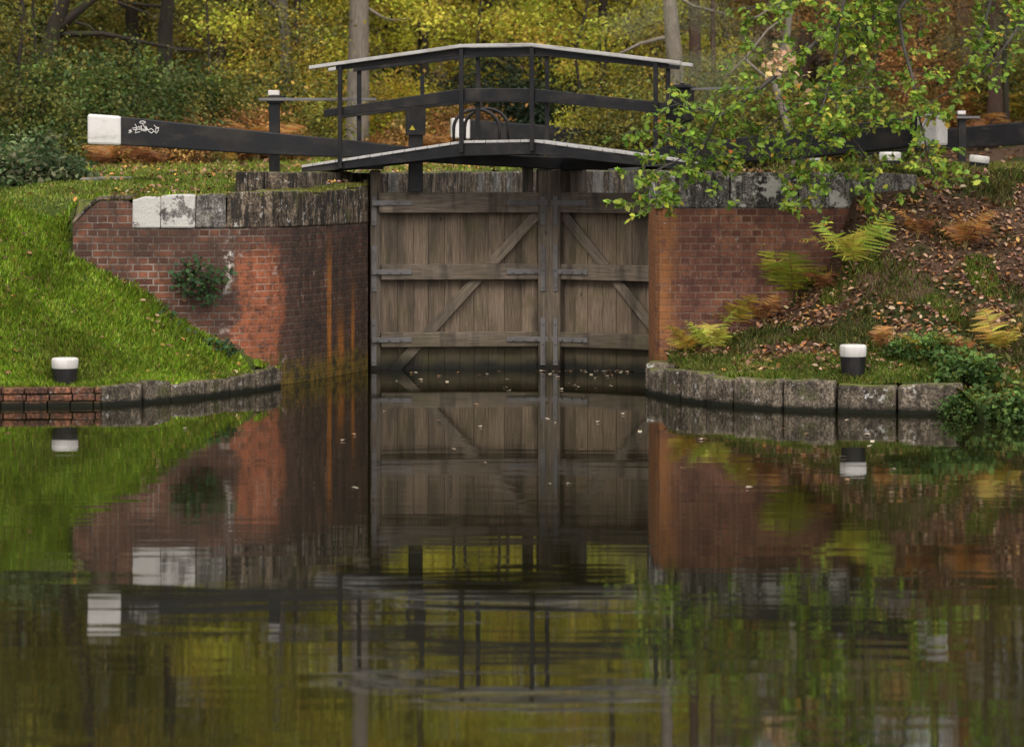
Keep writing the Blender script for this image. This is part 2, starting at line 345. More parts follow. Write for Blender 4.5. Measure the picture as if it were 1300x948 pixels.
# litter mask: right bank and the wood floor
lit = np.clip(smooth(1.6, 2.6, GX)*np.maximum(smooth(30.6, 31.4, GY), smooth(4.5, 5.2, GX))*(1-.7*smooth(33.3, 33.8, GY)*(1-smooth(38, 42, GY)))+smooth(44, 50, GY+.25*np.abs(GX)), 0, 1)
a = me.attributes.new('lit', 'FLOAT', 'POINT'); a.data.foreach_set('value', lit.ravel().astype('f'))
t = NT('ground_soil'); p = t.pos(); L_ = t.attr('lit', 2)
n1 = t.noise(p, 1.2, 5); n2 = t.noise(p, 14, 6, .75); n3 = t.noise(p, 40, 4, .7)
gr = t.mix(n2, (.05, .075, .015), (.10, .13, .03)); gr = t.mix(t.step(n1, .55, .7), gr, (.11, .085, .04))
lt = t.ramp(n3, [(.3, (.03, .02, .014)), (.5, (.10, .06, .038)), (.68, (.2, .12, .08))]); lt = t.mix(t.step(n1, .5, .6), lt, t.mix(n2, (.02, .03, .008), (.06, .07, .02)))
t.fin(t.mix(t.step(t.math('ADD', L_, t.math('MULTIPLY', t.math('SUBTRACT', n1, .5), .8)), .35, .65), gr, lt), .95, t.math('ADD', n2, n3), .9, .05, spec=.1)
me.materials.append(t.m); tag(link('ground', me), kind='structure')

t = NT('canal_water'); p = t.pos()
w1 = t.noise(p, 1.0, 1.5, .45, .2, sc=(.7, 3.0, 1)); w2 = t.noise(p, 1.0, 1, .5, 0, sc=(2.2, 8, 1)); w3 = t.noise(p, .25, 2)
yy = t.xyz(p)[1]
amp = t.n('MapRange', Value=yy, From_Min=33., From_Max=22., To_Min=.15, To_Max=1.)
hh = t.math('MULTIPLY', t.math('ADD', t.math('MULTIPLY', w1, .8), t.math('MULTIPLY', w2, t.math('MULTIPLY', w3, .35))), amp)
pr = t.t.nodes.new('ShaderNodeBsdfPrincipled'); pr.inputs['Base Color'].default_value = (.009, .008, .003, 1)
pr.inputs['Roughness'].default_value = .03; pr.inputs['IOR'].default_value = 1.5
bmp = t.n('Bump', Height=hh, Strength=1.0, Distance=.0023); t.t.links.new(bmp, pr.inputs['Normal']); t.t.links.new(pr.outputs[0], t.out.inputs[0])
mb = MB(); mb.face([(-120, -30, 0), (120, -30, 0), (120, 64, 0), (-120, 64, 0)], [(0, 0)]*4)
tag(build('water', mb, t.m), kind='structure')

# ------------------------------------------------------------------ walls
def plen(path): 
    p = np.array(path, float); return np.r_[0, np.cumsum(np.linalg.norm(np.diff(p, axis=0), axis=1))]
def offset(path, d):
    p = np.array(path, float); t_ = np.gradient(p, axis=0); t_ /= np.linalg.norm(t_, axis=1)[:, None]; return p+d*np.c_[-t_[:, 1], t_[:, 0]]
def resample(path, step):
    p = np.array(path, float); L = plen(path); n = max(2, int(round(L[-1]/step))+1); s = np.linspace(0, L[-1], n)
    return np.c_[np.interp(s, L, p[:, 0]), np.interp(s, L, p[:, 1])], s
def uat(path, px):                          # path length where picture column px meets the path
    p, s = resample(path, .01); return float(s[np.argmin(np.abs(650+F*p[:, 0]/p[:, 1]-px))])
def wall(path, z0, zt, d, step=.15, u0=0):  # zt(u) top height; d thickness to the back
    mb = MB(); p, s = resample(path, step); b = offset(p, d); n = len(p)
    zs = [zt(u) for u in s]
    for i in range(n-1):
        u, w = s[i]+u0, s[i+1]+u0
        A, B, Cc, D = p[i], p[i+1], b[i+1], b[i]; za, zb = zs[i], zs[i+1]
        mb.face([(*A, z0), (*B, z0), (*B, zb), (*A, za)], [(u, z0), (w, z0), (w, zb), (u, za)])
        mb.face([(*A, za), (*B, zb), (*Cc, zb), (*D, za)], [(u, za), (w, zb), (w, zb+d), (u, za+d)])
        mb.face([(*B, z0), (*A, z0), (*D, z0), (*Cc, z0)], [(u, z0)]*4)
        mb.face([(*Cc, z0), (*D, z0), (*D, za), (*Cc, zb)], [(w, z0), (u, z0), (u, za), (w, zb)])
    for i in (0, n-1):
        q = [(*p[i], z0), (*p[i], zs[i]), (*b[i], zs[i]), (*b[i], z0)]
        mb.face(q, [(s[i]+u0, z0), (s[i]+u0, zs[i]), (s[i]+u0+d, zs[i]), (s[i]+u0+d, z0)])
    return mb
def stones(parent, path, z0, zt, d, ln, mats, name='coping_stone', proud=.015, gap=.012, jit=.012, bev=.018, rg=random.Random(3)):
    L = plen(path)[-1]; u = 0; P_, S_ = resample(path, .02)
    out = []
    f = lambda q: np.array([np.interp(q, S_, P_[:, 0]), np.interp(q, S_, P_[:, 1])])
    while u < L-.05:
        w = min(L, u+ln*rg.uniform(.75, 1.25))
        if L-w < ln*.4: w = L
        mb = MB(); m = max(2, int((w-u)/.14)+1)
        qs = np.linspace(u+gap/2, w-gap/2, m); pts = np.array([f(q) for q in qs]); t_ = np.gradient(pts, axis=0); t_ /= np.linalg.norm(t_, axis=1)[:, None]
        nn = np.c_[-t_[:, 1], t_[:, 0]]; fr = pts-nn*(proud+rg.uniform(-.008, .008)); bk = pts+nn*d
        cc = rg.random(); dz = rg.uniform(-jit, jit)
        V = []; 
        for i in range(m): 
            j = lambda: rg.uniform(-jit, jit)*.5
            V += [(*fr[i], z0), (fr[i][0]+j(), fr[i][1]+j(), zt(qs[i])+dz+j()), (bk[i][0], bk[i][1], zt(qs[i])+dz+j()), (*bk[i], z0)]
        Fc = [(i*4+k, (i+1)*4+k, (i+1)*4+(k+1) % 4, i*4+(k+1) % 4) for i in range(m-1) for k in range(4)]+[(0, 1, 2, 3), tuple((m-1)*4+k for k in (3, 2, 1, 0))]
        mb.quads(V, Fc, [(v[0], v[2]) for v in V], cc)
        px = 650+F*pts[m//2][0]/pts[m//2][1]
        o = build(name, mb, mats(px), parent, bevel=bev); out.append(o); u = w
    return out

# left wing wall
uo0, uo1, uk0 = uat(WL, 296), uat(WL, 357), uat(WL, 372); ulast = plen(WL)[-1]; us1, us2 = uat(WL, 418), uat(WL, 448)
def exL(t, c, u, v, uvv):
    n = t.noise(uvv, 5, 5, .7); e = t.math('MULTIPLY', t.math('SUBTRACT', t.math('ADD', t.math('MULTIPLY', n, .5), t.math('MULTIPLY', t.noise(uvv, 14, 5, .75), .5)), .5), .8)
    wb = t.math('MULTIPLY', t.math('SUBTRACT', t.noise(uvv, 1.6, 2, .5, 0, sc=(.3, 1, 1)), .5), .55); uu = t.math('ADD', t.math('ADD', u, e), wb); vv = t.math('ADD', v, e)
    og = t.math('MULTIPLY', band(t, uu, uo0+.02, uo1, .07), band(t, vv, .25, 1.52, .18))
    og = t.math('MULTIPLY', og, t.step(t.noise(uvv, 10, 6, .8), .36, .56))
    c = t.mix(t.math('MULTIPLY', og, .8), c, t.mix(1, t.mix(.5, c, (.36, .12, .05)), (1.5, 1.3, 1.2), 'MULTIPLY'))
    wt = t.math('MULTIPLY', band(t, t.math('ADD', u, t.math('MULTIPLY', e, .6)), uo0-.10, uo0-.02, .04), band(t, vv, 1.1, 1.6, .15)); c = t.mix(t.math('MULTIPLY', wt, t.step(t.noise(uvv, 9, 5, .75), .46, .56)), c, (.5, .45, .4))
    c = t.mix(t.math('MULTIPLY', t.step(t.noise(uvv, 5, 6, .78), .60, .66), t.math('MULTIPLY', t.step(uu, uo0-.7, uo0), .7)), c, (.34, .28, .24))
    dk = t.math('MULTIPLY', t.step(uu, uk0-.12, uk0+.12), t.step(t.noise(uvv, 3, 6, .75, 0, sc=(2.4, .7, 1)), .36, .54))
    c = t.mix(t.math('MULTIPLY', dk, .85), c, t.mix(t.step(t.noise(uvv, 7, 6, .8), .45, .6), (.03, .022, .018), (.075, .045, .03)))
    st = t.noise(uvv, 4, 5, .7, 0, sc=(4, .45, 1)); f = t.step(st, .36, .5)
    for us, hw, zt_ in ((us1, .06, 1.5), (us2, .05, .9), (us1+.35, .12, .55)):
        m = t.math('MULTIPLY', band(t, t.math('ADD', u, t.math('MULTIPLY', e, .3)), us-hw, us+hw, .05), t.math('MULTIPLY', f, t.math('SUBTRACT', 1., t.step(t.math('ADD', vv, t.math('MULTIPLY', t.noise(uvv, 5, 4, .7, 0, sc=(4, .3, 1)), .9)), zt_-.1, zt_+.9))))
        c = t.mix(t.math('MULTIPLY', m, .9), c, (.36, .13, .02))
    return c
def exR(t, c, u, v, uvv):
    n = t.noise(uvv, 5, 5, .7); uu = t.math('ADD', u, t.math('MULTIPLY', t.math('SUBTRACT', t.math('ADD', t.math('MULTIPLY', n, .5), t.math('MULTIPLY', t.noise(uvv, 16, 5, .75), .5)), .5), .5))
    c = t.mix(t.math('MULTIPLY', t.math('MULTIPLY', band(t, uu, uR-3, uR+.24, .13), t.step(t.noise(uvv, 5, 6, .78), .34, .56)), .7), c, (.34, .14, .045))
    s_ = t.step(t.noise(uvv, 4, 5, .7, 0, sc=(3, .3, 1)), .5, .66)
    return t.mix(t.math('MULTIPLY', s_, .35), c, (.04, .022, .02))
uR = uat(WR, 834)
BRL = m_brick('aged_red_brick', dict(a=(.12, .045, .028), b=(.22, .082, .045), m=(.27, .22, .18), dark=(.055, .033, .025), k=.8), exL)
BRR = m_brick('dark_red_brick', dict(a=(.2, .075, .045), b=(.28, .115, .062), m=(.30, .2, .14), dark=(.08, .036, .03), k=.6, w=.8), exR)
tot = plen(WL)[-1]
ztL = lambda u: 2.12+.13*(u/tot)**2-.04*max(0, 1-u/1.2)-.26*max(0, 1-u/.27)
uc0 = uat(WL, 168)
wl = thing('brick_wall', (-3.4, 33.0, 0), 'curved dark red brick wing wall with ivy patch and orange stains, left of the lock gates', 'wall')
build('brickwork', wall(WL, -1.0, lambda u: ztL(u)-.004-.30*float(smooth(uc0+.03, uc0+.16, u)), .34), BRL, wl)
sub = [tuple(x) for x in resample(WL, .02)[0]]
sub = [p_ for p_, s_ in zip(sub, resample(WL, .02)[1]) if s_ >= uc0]
stones(wl, sub, 1.78, lambda u: ztL(u+uc0), .42, .36, lambda px: STONEWW if px < 232 else (STONE if px < 280 else STONED), jit=.035, gap=.005)
capp = [p_ for p_, s_ in zip(resample(WL, .02)[0], resample(WL, .02)[1]) if s_ <= uc0+.001]
cpm = wall(capp, 0, lambda u: ztL(u)+.045, .37, .07); cpm.v = [(x, y-.012, z if z > .1 else ztL(plen([WL[0], (x, y)])[-1])+.003) for x, y, z in cpm.v]
build('brick_capping', cpm, STONED, wl, bevel=.01)
# raised step behind it
st = thing('stone_step', (-2.7, 34.6, 2.1), 'raised dark mossy stone block behind the left wing wall, under the end of the footbridge', 'stone block')
stp = [(-3.22, 35.2), (-3.22, 34.75), (-3.1, 34.6), (-2.6, 34.52), (-2.42, 34.62), (-2.36, 35.0), (-2.2, 35.6), (-1.95, 36.3)]
stones(st, stp, 1.9, lambda u: 2.395, .5, .45, lambda px: STONED, name='block')

# right wing wall
wr_ = thing('brick_wall', (2.6, 33.0, 0), 'straight dark red brick wing wall with pale flaking coping, right of the lock gates', 'wall')
build('brickwork', wall(WR, -1.0, lambda u: 2.0, .34), BRR, wr_)
stones(wr_, WR, 2.0, lambda u: 2.405-.05*smooth(4.2, 5.5, u), .5, .62, lambda px: STONEW if px < 1075 else STONE, jit=.012)
# lock chamber walls
t = NT('chamber_brick'); t.fin((.06, .035, .03), .9); CHB = t.m
cw = thing('chamber_wall', (*chL(5), 0), 'far side wall of the lock chamber topped with streaked stone, seen over the closed gates', 'wall')
cp = [tuple(chL(q)) for q in np.linspace(.35, 24, 60)]
build('brickwork', wall(cp[::-1], -1, lambda u: 1.9, -.3, .5), CHB, cw)
stones(cw, cp, 1.9, lambda u: 2.385, .45, .42, lambda px: STONED if (int(px) % 3) else STONE, jit=.012)
cwr = thing('chamber_wall', (*chR(5), 0), 'near side wall of the lock chamber behind the right wing wall, mostly hidden by oak leaves', 'wall')
cp2 = [tuple(chR(q)) for q in np.linspace(.5, 24, 60)]
build('brickwork', wall(cp2, -1, lambda u: 1.9, -.3, .5), CHB, cwr)
stones(cwr, cp2, 1.9, lambda u: 2.385, -.45, 1.2, lambda px: STONE, jit=.01)

# kerbs
kb = thing('brick_kerb', (-4.9, 30.6, 0), 'low mossy red brick kerb along the water below the left grass bank', 'kerb')
kp = [(-12, 30.5), (-5.24, 30.5), (-4.22, 30.6)]
kp_ = [(-8, 30.5)]+kp[1:]
for z0, z1, dd in ((-.6, .055, .3), (.06, .13, .3), (.135, .20, .33)):
    random.seed(int(z0*100)+70); mbk = MB(); L = plen(kp_)[-1]; u = -random.random()*.1
    while u < L:
        w = min(u+.235, L)
        def pt(q):
            pp, ss = np.array(kp_), plen(kp_); return np.array([np.interp(q, ss, pp[:, 0]), np.interp(q, ss, pp[:, 1])])
        A, B = pt(max(u, 0)+.006), pt(w-.006); f = random.uniform(-.015, .015); j = random.uniform(-.008, .004)
        mbk.hexa([(A[0], A[1]+f, z0), (B[0], B[1]+f, z0), (B[0], B[1]+dd, z0), (A[0], A[1]+dd, z0), (A[0], A[1]+f, z1+j), (B[0], B[1]+f, z1+j), (B[0], B[1]+dd, z1+j), (A[0], A[1]+dd, z1+j)]); u = w
    build('brick_course', mbk, BRICKK, kb, bevel=.008)
ks = thing('stone_kerb', (-3.4, 31.6, 0), 'worn dark stone kerb curving along the water to the left wing wall', 'kerb')
stones(ks, [(-4.21, 30.6), (-3.85, 30.95), (-3.49, 31.4), (-3.22, 31.85), (-2.99, 32.3), (-2.78, 32.75), (-2.6, 33.3)], -.6, lambda u: .2+.02*math.sin(u*5), .34, .5, lambda px: STONEK2, name='kerb_stone', jit=.03, bev=.03)
kr_ = thing('stone_kerb', (3.0, 30.0, 0), 'curved kerb of large grey lichened stone blocks at the foot of the right bank', 'kerb')
stones(kr_, KR, -.6, lambda u: .30+.01*math.sin(u*4), .32, .52, lambda px: STONEK, name='kerb_stone', jit=.022, bev=.034, gap=.026, proud=.02)
mbl = MB(); 
krp, krs = resample(KR, .06)
# ------------------------------------------------------------------ lock gates
def gate(heel, mitre, label, full=True, group=None, prof=None, endpx=None, dz=0., s=1):
    heel = np.array(heel); mitre = np.array(mitre); L = np.linalg.norm(mitre-heel); d = (mitre-heel)/L
    n = np.array([d[1], -d[0]]);  n = n if n[1] < 0 else -n
    M = lambda x, y, z: (heel[0]+d[0]*x+n[0]*y, heel[1]+d[1]*x+n[1]*y, z+dz)
    g = thing('lock_gate', (*heel, 0), label, 'lock gate', group)
    def part(name, boxes, mat, par=g, bev=.006):
        mb = MB()
        for b in boxes: mb.box(*b, M=M)
        return build(name, mb, mat, par, bevel=bev)
    T, Mi, Bo = (1.90, 2.145), (1.088, 1.279), (.273, .455)
    part('heel_post', [(0.0, .13, -.16, .03, -.8, 2.42)], WOODF, bev=.02)
    part('mitre_post', [(L-.165, L-.003, -.2, .075, -.8, 2.43)], WOODF, bev=.015)
    rnd = random.Random(int(L*1000)+(1 if d[0] > 0 else 2))
    mb = MB(); x = .13
    while x < L-.17:
        w = min(L-.165, x+rnd.uniform(.17, .22)); mb.box(x+.002, w-.002, -.075, -.035+rnd.uniform(-.004, .004), -.6, 1.95, M=M); x = w
    build('planking', mb, WOODP, g, bevel=.003)
    part('top_rail', [(.10, L-.16, -.15, .085, *T)], WOODF, bev=.01)
    if not full: 
        part('beam_seat', [(L-.16, L-.02, -.18, .06, 2.43, 2.6)], BLACK)
    else:
        part('middle_rail', [(.13, L-.165, -.034, .065, *Mi)], WOODF, bev=.01)
        part('bottom_rail', [(.13, L-.165, -.034, .065, *Bo)], WOODF, bev=.01)
        # diagonal brace, in three lengths between the rails
        x0, z0, x1, z1 = .28, -.02, L-.19, 1.87; sl_ = (x1-x0)/(z1-z0)
        for za, zb in ((-.2, .273), (.455, 1.088), (1.279, 1.899)):
            mb = MB(); xa, xb = x0+sl_*(za-z0), x0+sl_*(zb-z0); w = .085
            mb.hexa([M(xa-w, -.032, za), M(xa+w, -.032, za), M(xa+w, .02, za), M(xa-w, .02, za), M(xb-w, -.032, zb), M(xb+w, -.032, zb), M(xb+w, .02, zb), M(xb-w, .02, zb)])
            build('brace', mb, WOODF, g, bevel=.006)
        # iron straps
        for zc, fr in ((2.02, .087), (1.185, .067), (.365, .067)):
            for xa, xb in ((.02, .5), (L-.55, L-.05)):
                mb = MB(); mb.box(xa, xb, fr, fr+.012, zc-.03, zc+.03, M=M)
                for q in (.06, .2, .34): mb.box(xa+q, xa+q+.03, fr+.012, fr+.024, zc-.015, zc+.015, M=M)
                build('iron_strap', mb, IRON, g, bevel=.002)
        for xc, fr in ((.045, .033), (L-.11, .078)):
            for za, zb in ((.05, .62), (.95, 1.5), (1.75, 2.1)):
                mb = MB(); mb.box(xc-.03, xc+.03, fr, fr+.012, za, zb, M=M)
                for q in (.04, .25, zb-za-.08): mb.box(xc-.012, xc+.012, fr+.012, fr+.024, za+q, za+q+.024, M=M)
                build('post_strap', mb, IRON, g, bevel=.002)
        part('beam_support', [(L-.33, L-.21, -.3, -.1, 2.147, 2.47)], WOODF); part('heel_collar', [(-.12, .16, -.2, .06, 2.425, 2.56)], BLACK)
    # balance beam from its picture outline
    if prof:
        rows = []
        for px, yt, yb in prof:
            x = onl(px, heel+n*.1, d); Yq = (heel+n*.1+d*x)[1]; rows.append((x, zof(yt, Yq)-dz, zof(yb, Yq)-dz))
        rows.sort()
        def beam(rr, name, mat, par, bev):
            mb = MB(); V = []
            for x, zt_, zb_ in rr:
                for y, z in ((.1, zb_), (.1, zt_), (-.2, zt_), (-.2, zb_)): V.append(M(x, y, z))
            m = len(rr); Fc = [(i*4+k, i*4+(k+1) % 4, (i+1)*4+(k+1) % 4, (i+1)*4+k) for i in range(m-1) for k in range(4)]+[(3, 2, 1, 0), tuple((m-1)*4+k for k in range(4))]
            UV = [(rows_z[1]+rows_z[2]*.5 if False else [rows_z[2], rows_z[1], rows_z[1]+.3, rows_z[2]-.3][k], rows_z[0]) for rows_z in rr for k in range(4)]
            mb.quads(V, Fc, UV); return build(name, mb, mat, par, bevel=bev)
        wend = endpx
        xw = onl(wend, heel+n*.1, d)
        ztw = np.interp(xw, [r_[0] for r_ in rows], [r_[1] for r_ in rows]); zbw = np.interp(xw, [r_[0] for r_ in rows], [r_[2] for r_ in rows])
        body = [r_ for r_ in rows if r_[0] > xw+.01]; bb = beam([(xw+.001, ztw, zbw)]+body, 'balance_beam', BLACK, g, .014)
        e = [r_ for r_ in rows if r_[0] < xw-.01]
        beam([(r_[0], r_[1]+.004, r_[2]-.004) for r_ in e]+[(xw-.001, ztw+.004, zbw-.004)], 'white_end', WHITE, bb, .03)
        return g, M, bb
    return g, M, None
gl, ML, bl = gate(HL, MI, 'left weathered timber gate leaf with long black white-ended beam marked with white graffiti', prof=[(111, 145, 183), (154, 148, 184.5), (342, 168, 197), (446, 178, 200), (600, 196, 210), (722, 199, 216)], endpx=154)
grr, MR, br_ = gate(HR, MI, 'right weathered timber gate leaf partly hidden behind the right brick wall and oak leaves', prof=[(712, 200, 217), (800, 191, 212), (900, 179, 208), (1000, 168, 203), (1163, 147.5, 186), (1191, 144, 184.5)], endpx=1163)
UP = AX*21.4
gate(HL+UP, MI+UP, 'distant upper gate leaf whose black beam with white end shows behind the footbridge', False, prof=[(573, 150, 175), (597, 152, 177), (800, 168, 189), (1004, 186, 205)], endpx=597)
gate(HR+UP, MI+UP, 'distant upper gate leaf whose black beam runs out at the right edge', False, prof=[(1004, 186, 205), (1150, 168, 192), (1295, 155, 184), (1345, 150, 182)], endpx=1335)
# paddle gear post and rod on each near leaf
def gear(g, M, xa, xb, top, rodx, mir=False):
    mb = MB(); mb.box(xa, xb, .102, .2, 2.15, top, M=M); pg = build('paddle_post', mb, BLACK, g, bevel=.01)
    mb = MB(); mb.box(xa-.035, xb+.03, .09, .26, top-.42, top-.05, M=M); mb.box(xa-.06, xb+.06, .08, .28, top-.05, top-.02, M=M); build('gear_box', mb, BLACK, pg, bevel=.012)
    mb = MB(); mb.box(rodx-.025, rodx+.025, .13, .17, top-.3, top+(.02 if mir else .30), M=M); build('paddle_rod', mb, BLACK, pg, bevel=.004)
    return pg
def lx(px, heel, d, n, off): return onl(px, heel+n*off, d)
nl = np.array([dl[1], -dl[0]]); dR = -dr; nr = np.array([dR[1], -dR[0]]); nr = nr if nr[1] < 0 else -nr
pg = gear(gl, ML, lx(519, HL, dl, nl, .2), lx(537, HL, dl, nl, .2), zof(128, 36.0), lx(536, HL, dl, nl, .15))
mb = MB(); x_ = lx(523, HL, dl, nl, .2)
mb.face([ML(x_-.035, .266, 2.90), ML(x_+.035, .266, 2.90), ML(x_, .266, 2.96)], [(0, 0)]*3)
t = NT('yellow_plate'); t.fin((.5, .4, .03), .5); build('warning_plate', mb, t.m, pg)
xg0, xg1 = lx(873, HR, dR, nr, .2), lx(854, HR, dR, nr, .2)
gear(grr, MR, min(xg0, xg1), max(xg0, xg1), zof(107, 35.0), (xg0+xg1)/2, True)
xe, x0_ = lx(963, HR, dR, nr, .2), lx(874, HR, dR, nr, .2)
mb = MB(); mb.box(min(xe, x0_), max(xe, x0_), .19, .215, zof(113.5, 34.6), zof(110.5, 34.6), M=MR); build('iron_rod', mb, IRON, grr, bevel=.003)
# graffiti on the beam face
S = [[(515,318),(545,285)], [(515,290),(550,308)], [(530,280),(532,318)], [(550,270),(600,262),(580,318),(632,305)], [(580,225),(600,262),(625,250)], [(600,262),(588,288)],
     [(622,268),(650,238),(640,290),(695,300)], [(660,225),(700,295),(688,245),(722,300)], [(720,300),(750,320),(776,296),(748,272),(722,286)],
     [(770,295),(800,320),(822,292),(818,262),(790,276),(796,302)], [(775,235),(800,262),(828,262)], [(560,285),(640,278),(720,288)]]
S.append([(658+30*math.cos(q), 208+12*math.sin(q)) for q in np.linspace(0, 6.4, 14)])
mb = MB()
for sr_ in S:
    pts = []
    for i in range(len(sr_)-1):
        for q in np.linspace(0, 1, 4, endpoint=False): pts.append((sr_[i][0]*(1-q)+sr_[i+1][0]*q, sr_[i][1]*(1-q)+sr_[i+1][1]*q))
    pts.append(sr_[-1]); W = []
    for gx, gy in pts:
        x = onl(100+gx/8.125, HL+nl*.1, dl); W.append(ML(x, .101, zof(130+gy/8.125, (HL+nl*.1+dl*x)[1])))
    mb.tube(W, .005, 4)
tag(build('graffiti_tag', mb, WHITE, bl), 'white scribbled graffiti tag')
# quoin timber strip
mb = MB(); mb.box(-1.80, -1.755, 36.03, 36.2, -.8, 2.3); qo = build('quoin_post', mb, WOODQ, wl, bevel=.005)

# ------------------------------------------------------------------ footbridge
bd = np.array([math.cos(a13), -math.sin(a13)]); B0 = np.array([-.168, 35.3])
fb = thing('footbridge', (*B0, 2.4), 'arched black footbridge with pale handrails crossing over the lock gates', 'footbridge')
def ux(px): return onl(px, B0, bd)
Wd = .78
def MB_(u, y, z): return (B0[0]+bd[0]*u+AX[0]*y, B0[1]+bd[1]*u+AX[1]*y, z)
def yz(px, py): u = ux(px); return u, zof(py, (B0+bd*u)[1])
def strip(rows, y0, y1):                    # rows of (u, z_top, z_bottom)
    m = MB(); V = []
    for u, zt_, zb_ in rows:
        for y, z in ((y0, zb_), (y0, zt_), (y1, zt_), (y1, zb_)): V.append(MB_(u, y, z))
    k = len(rows); Fc = [(i*4+j, i*4+(j+1) % 4, (i+1)*4+(j+1) % 4, (i+1)*4+j) for i in range(k-1) for j in range(4)]+[(3, 2, 1, 0), tuple((k-1)*4+j for j in range(4))]
    m.quads(V, Fc, [([0, .1, .3, .4][j]+r_[1], r_[0]) for r_ in rows for j in range(4)]); return m
deck = [yz(*q) for q in ((383, 211), (587, 180), (676, 178.5), (885, 206))]
for y0, y1 in ((0, .05), (Wd-.05, Wd)):
    build('side_beam', strip([(u, z-.022, z-.022-t_) for (u, z), t_ in zip(deck, (.07, .15, .14, .09))], y0, y1), BLACK, fb, bevel=.006)
mb = MB(); rnd = random.Random(5)
for (ua, za), (ub, zb) in zip(deck[:-1], deck[1:]):
    n_ = int((ub-ua)/.14)
    for i in range(n_):
        p_, q_ = i/n_, (i+1)/n_; u1, u2 = ua+(ub-ua)*p_+.003, ua+(ub-ua)*q_-.003; z1, z2 = za+(zb-za)*p_, za+(zb-za)*q_
        ov = rnd.uniform(.005, .02)
        mb.hexa([MB_(u1, -ov, z1-.02), MB_(u2, -ov, z2-.02), MB_(u2, Wd+ov, z2-.02), MB_(u1, Wd+ov, z1-.02), MB_(u1, -ov, z1+.012), MB_(u2, -ov, z2+.012), MB_(u2, Wd+ov, z2+.012), MB_(u1, Wd+ov, z1+.012)])
build('deck', mb, GREYP, fb, bevel=.004)
nearp = [(432.5, 85, 214), (586.5, 62, 194), (676, 61, 192), (833, 79, 205)]
hr = [yz(*q) for q in ((394, 84), (587, 56.5), (676, 55), (865, 78))]
mr = [yz(*q) for q in ((411, 139.5), (587, 112.5), (676, 112.5), (849, 131))]
for y0, sgn in ((0, -1), (Wd, 1)):
    ya = y0-.05 if sgn < 0 else y0+.006
    for px, yt, yb in nearp:
        u, zt_ = yz(px, yt); _, zb_ = yz(px, yb); m = MB()
        ww = .025; m.hexa([MB_(u-ww, ya, zb_), MB_(u+ww, ya, zb_), MB_(u+ww, ya+.042, zb_), MB_(u-ww, ya+.042, zb_), MB_(u-ww, ya, zt_), MB_(u+ww, ya, zt_), MB_(u+ww, ya+.042, zt_), MB_(u-ww, ya+.042, zt_)])
        build('post', m, BLACK, fb, bevel=.004)
    yh = y0-.07 if sgn < 0 else y0-.03
    h_ = build('handrail', strip([(u, z, z-.042) for u, z in hr], yh, yh+.10), GREYP, fb, bevel=.006)
    yi = ya+.046 if sgn < 0 else ya-.04
    build('rail_bearer', strip([(u, z-.045, z-.045-w) for (u, z), w in zip([(hr[0][0]+.32, hr[0][1]+.045), hr[1], hr[2], (hr[3][0]-.15, hr[3][1]+.02)], (.05, .085, .085, .05))], yi, yi+.034), BLACK, fb, bevel=.004)
    build('middle_rail', strip([(u, z, z-w) for (u, z), w in zip(mr, (.09, .15, .15, .13))], yi, yi+.034), BLACK, fb, bevel=.005)
for px in (448, 640, 700, 840):
    mb = MB(); u, z = yz(px, 196); ub, zb = ux(px), np.interp(ux(px), [q[0] for q in deck], [q[1] for q in deck]); mb.hexa([MB_(ub-.04, .055, zb-.12), MB_(ub+.04, .055, zb-.12), MB_(ub+.04, Wd-.055, zb-.12), MB_(ub-.04, Wd-.055, zb-.12), MB_(ub-.04, .055, zb-.024), MB_(ub+.04, .055, zb-.024), MB_(ub+.04, Wd-.055, zb-.024), MB_(ub-.04, Wd-.055, zb-.024)])
    build('cross_bearer', mb, BLACK, fb, bevel=.005)

# ------------------------------------------------------------------ bollards, stands, hoops
bz = []
def bollard(px, Y, zt_, w, hh_, label, tilt=0):
    x = (px-650)*Y/F; z0 = zt_-hh_; r1 = w/2; r0 = r1*.86
    t_ = thing('bollard', (x, Y, z0), label, 'bollard', 'white topped mooring bollards')
    m = MB(); m.lathe([(r0*.9, -.15), (r0, 0), (r1*.985, hh_*.64)], (x, Y, z0)); build('post', m, BLACK, t_, smooth_=True)
    m = MB(); m.lathe([(r1*.98, hh_*.64), (r1*1.01, hh_*.66), (r1*1.03, hh_*.93), (r1*.99, hh_*.985), (r1*.9, hh_), (0, hh_+.004)], (x, Y, z0)); build('cap', m, WHITE, t_, smooth_=True)
    if tilt: t_.rotation_euler = (0, R(tilt), 0)
bollard(82.5, 30.98, .475, .27, .30, 'black bollard with white cap on the left grass bank')
bollard(1083, 30.25, .655, .265, .33, 'black bollard with white cap on the kerb edge below the leafy right bank')
bollard(1028, 38, 2.645, .265, .30, 'white capped bollard above the right coping, leftmost of three behind the oak leaves')
bollard(1130, 38, 2.645, .27, .30, 'white capped bollard half hidden by oak leaves under the white beam end')
bollard(1241, 38, 2.60, .25, .25, 'small tilted white capped bollard in the grass at the right', 7)
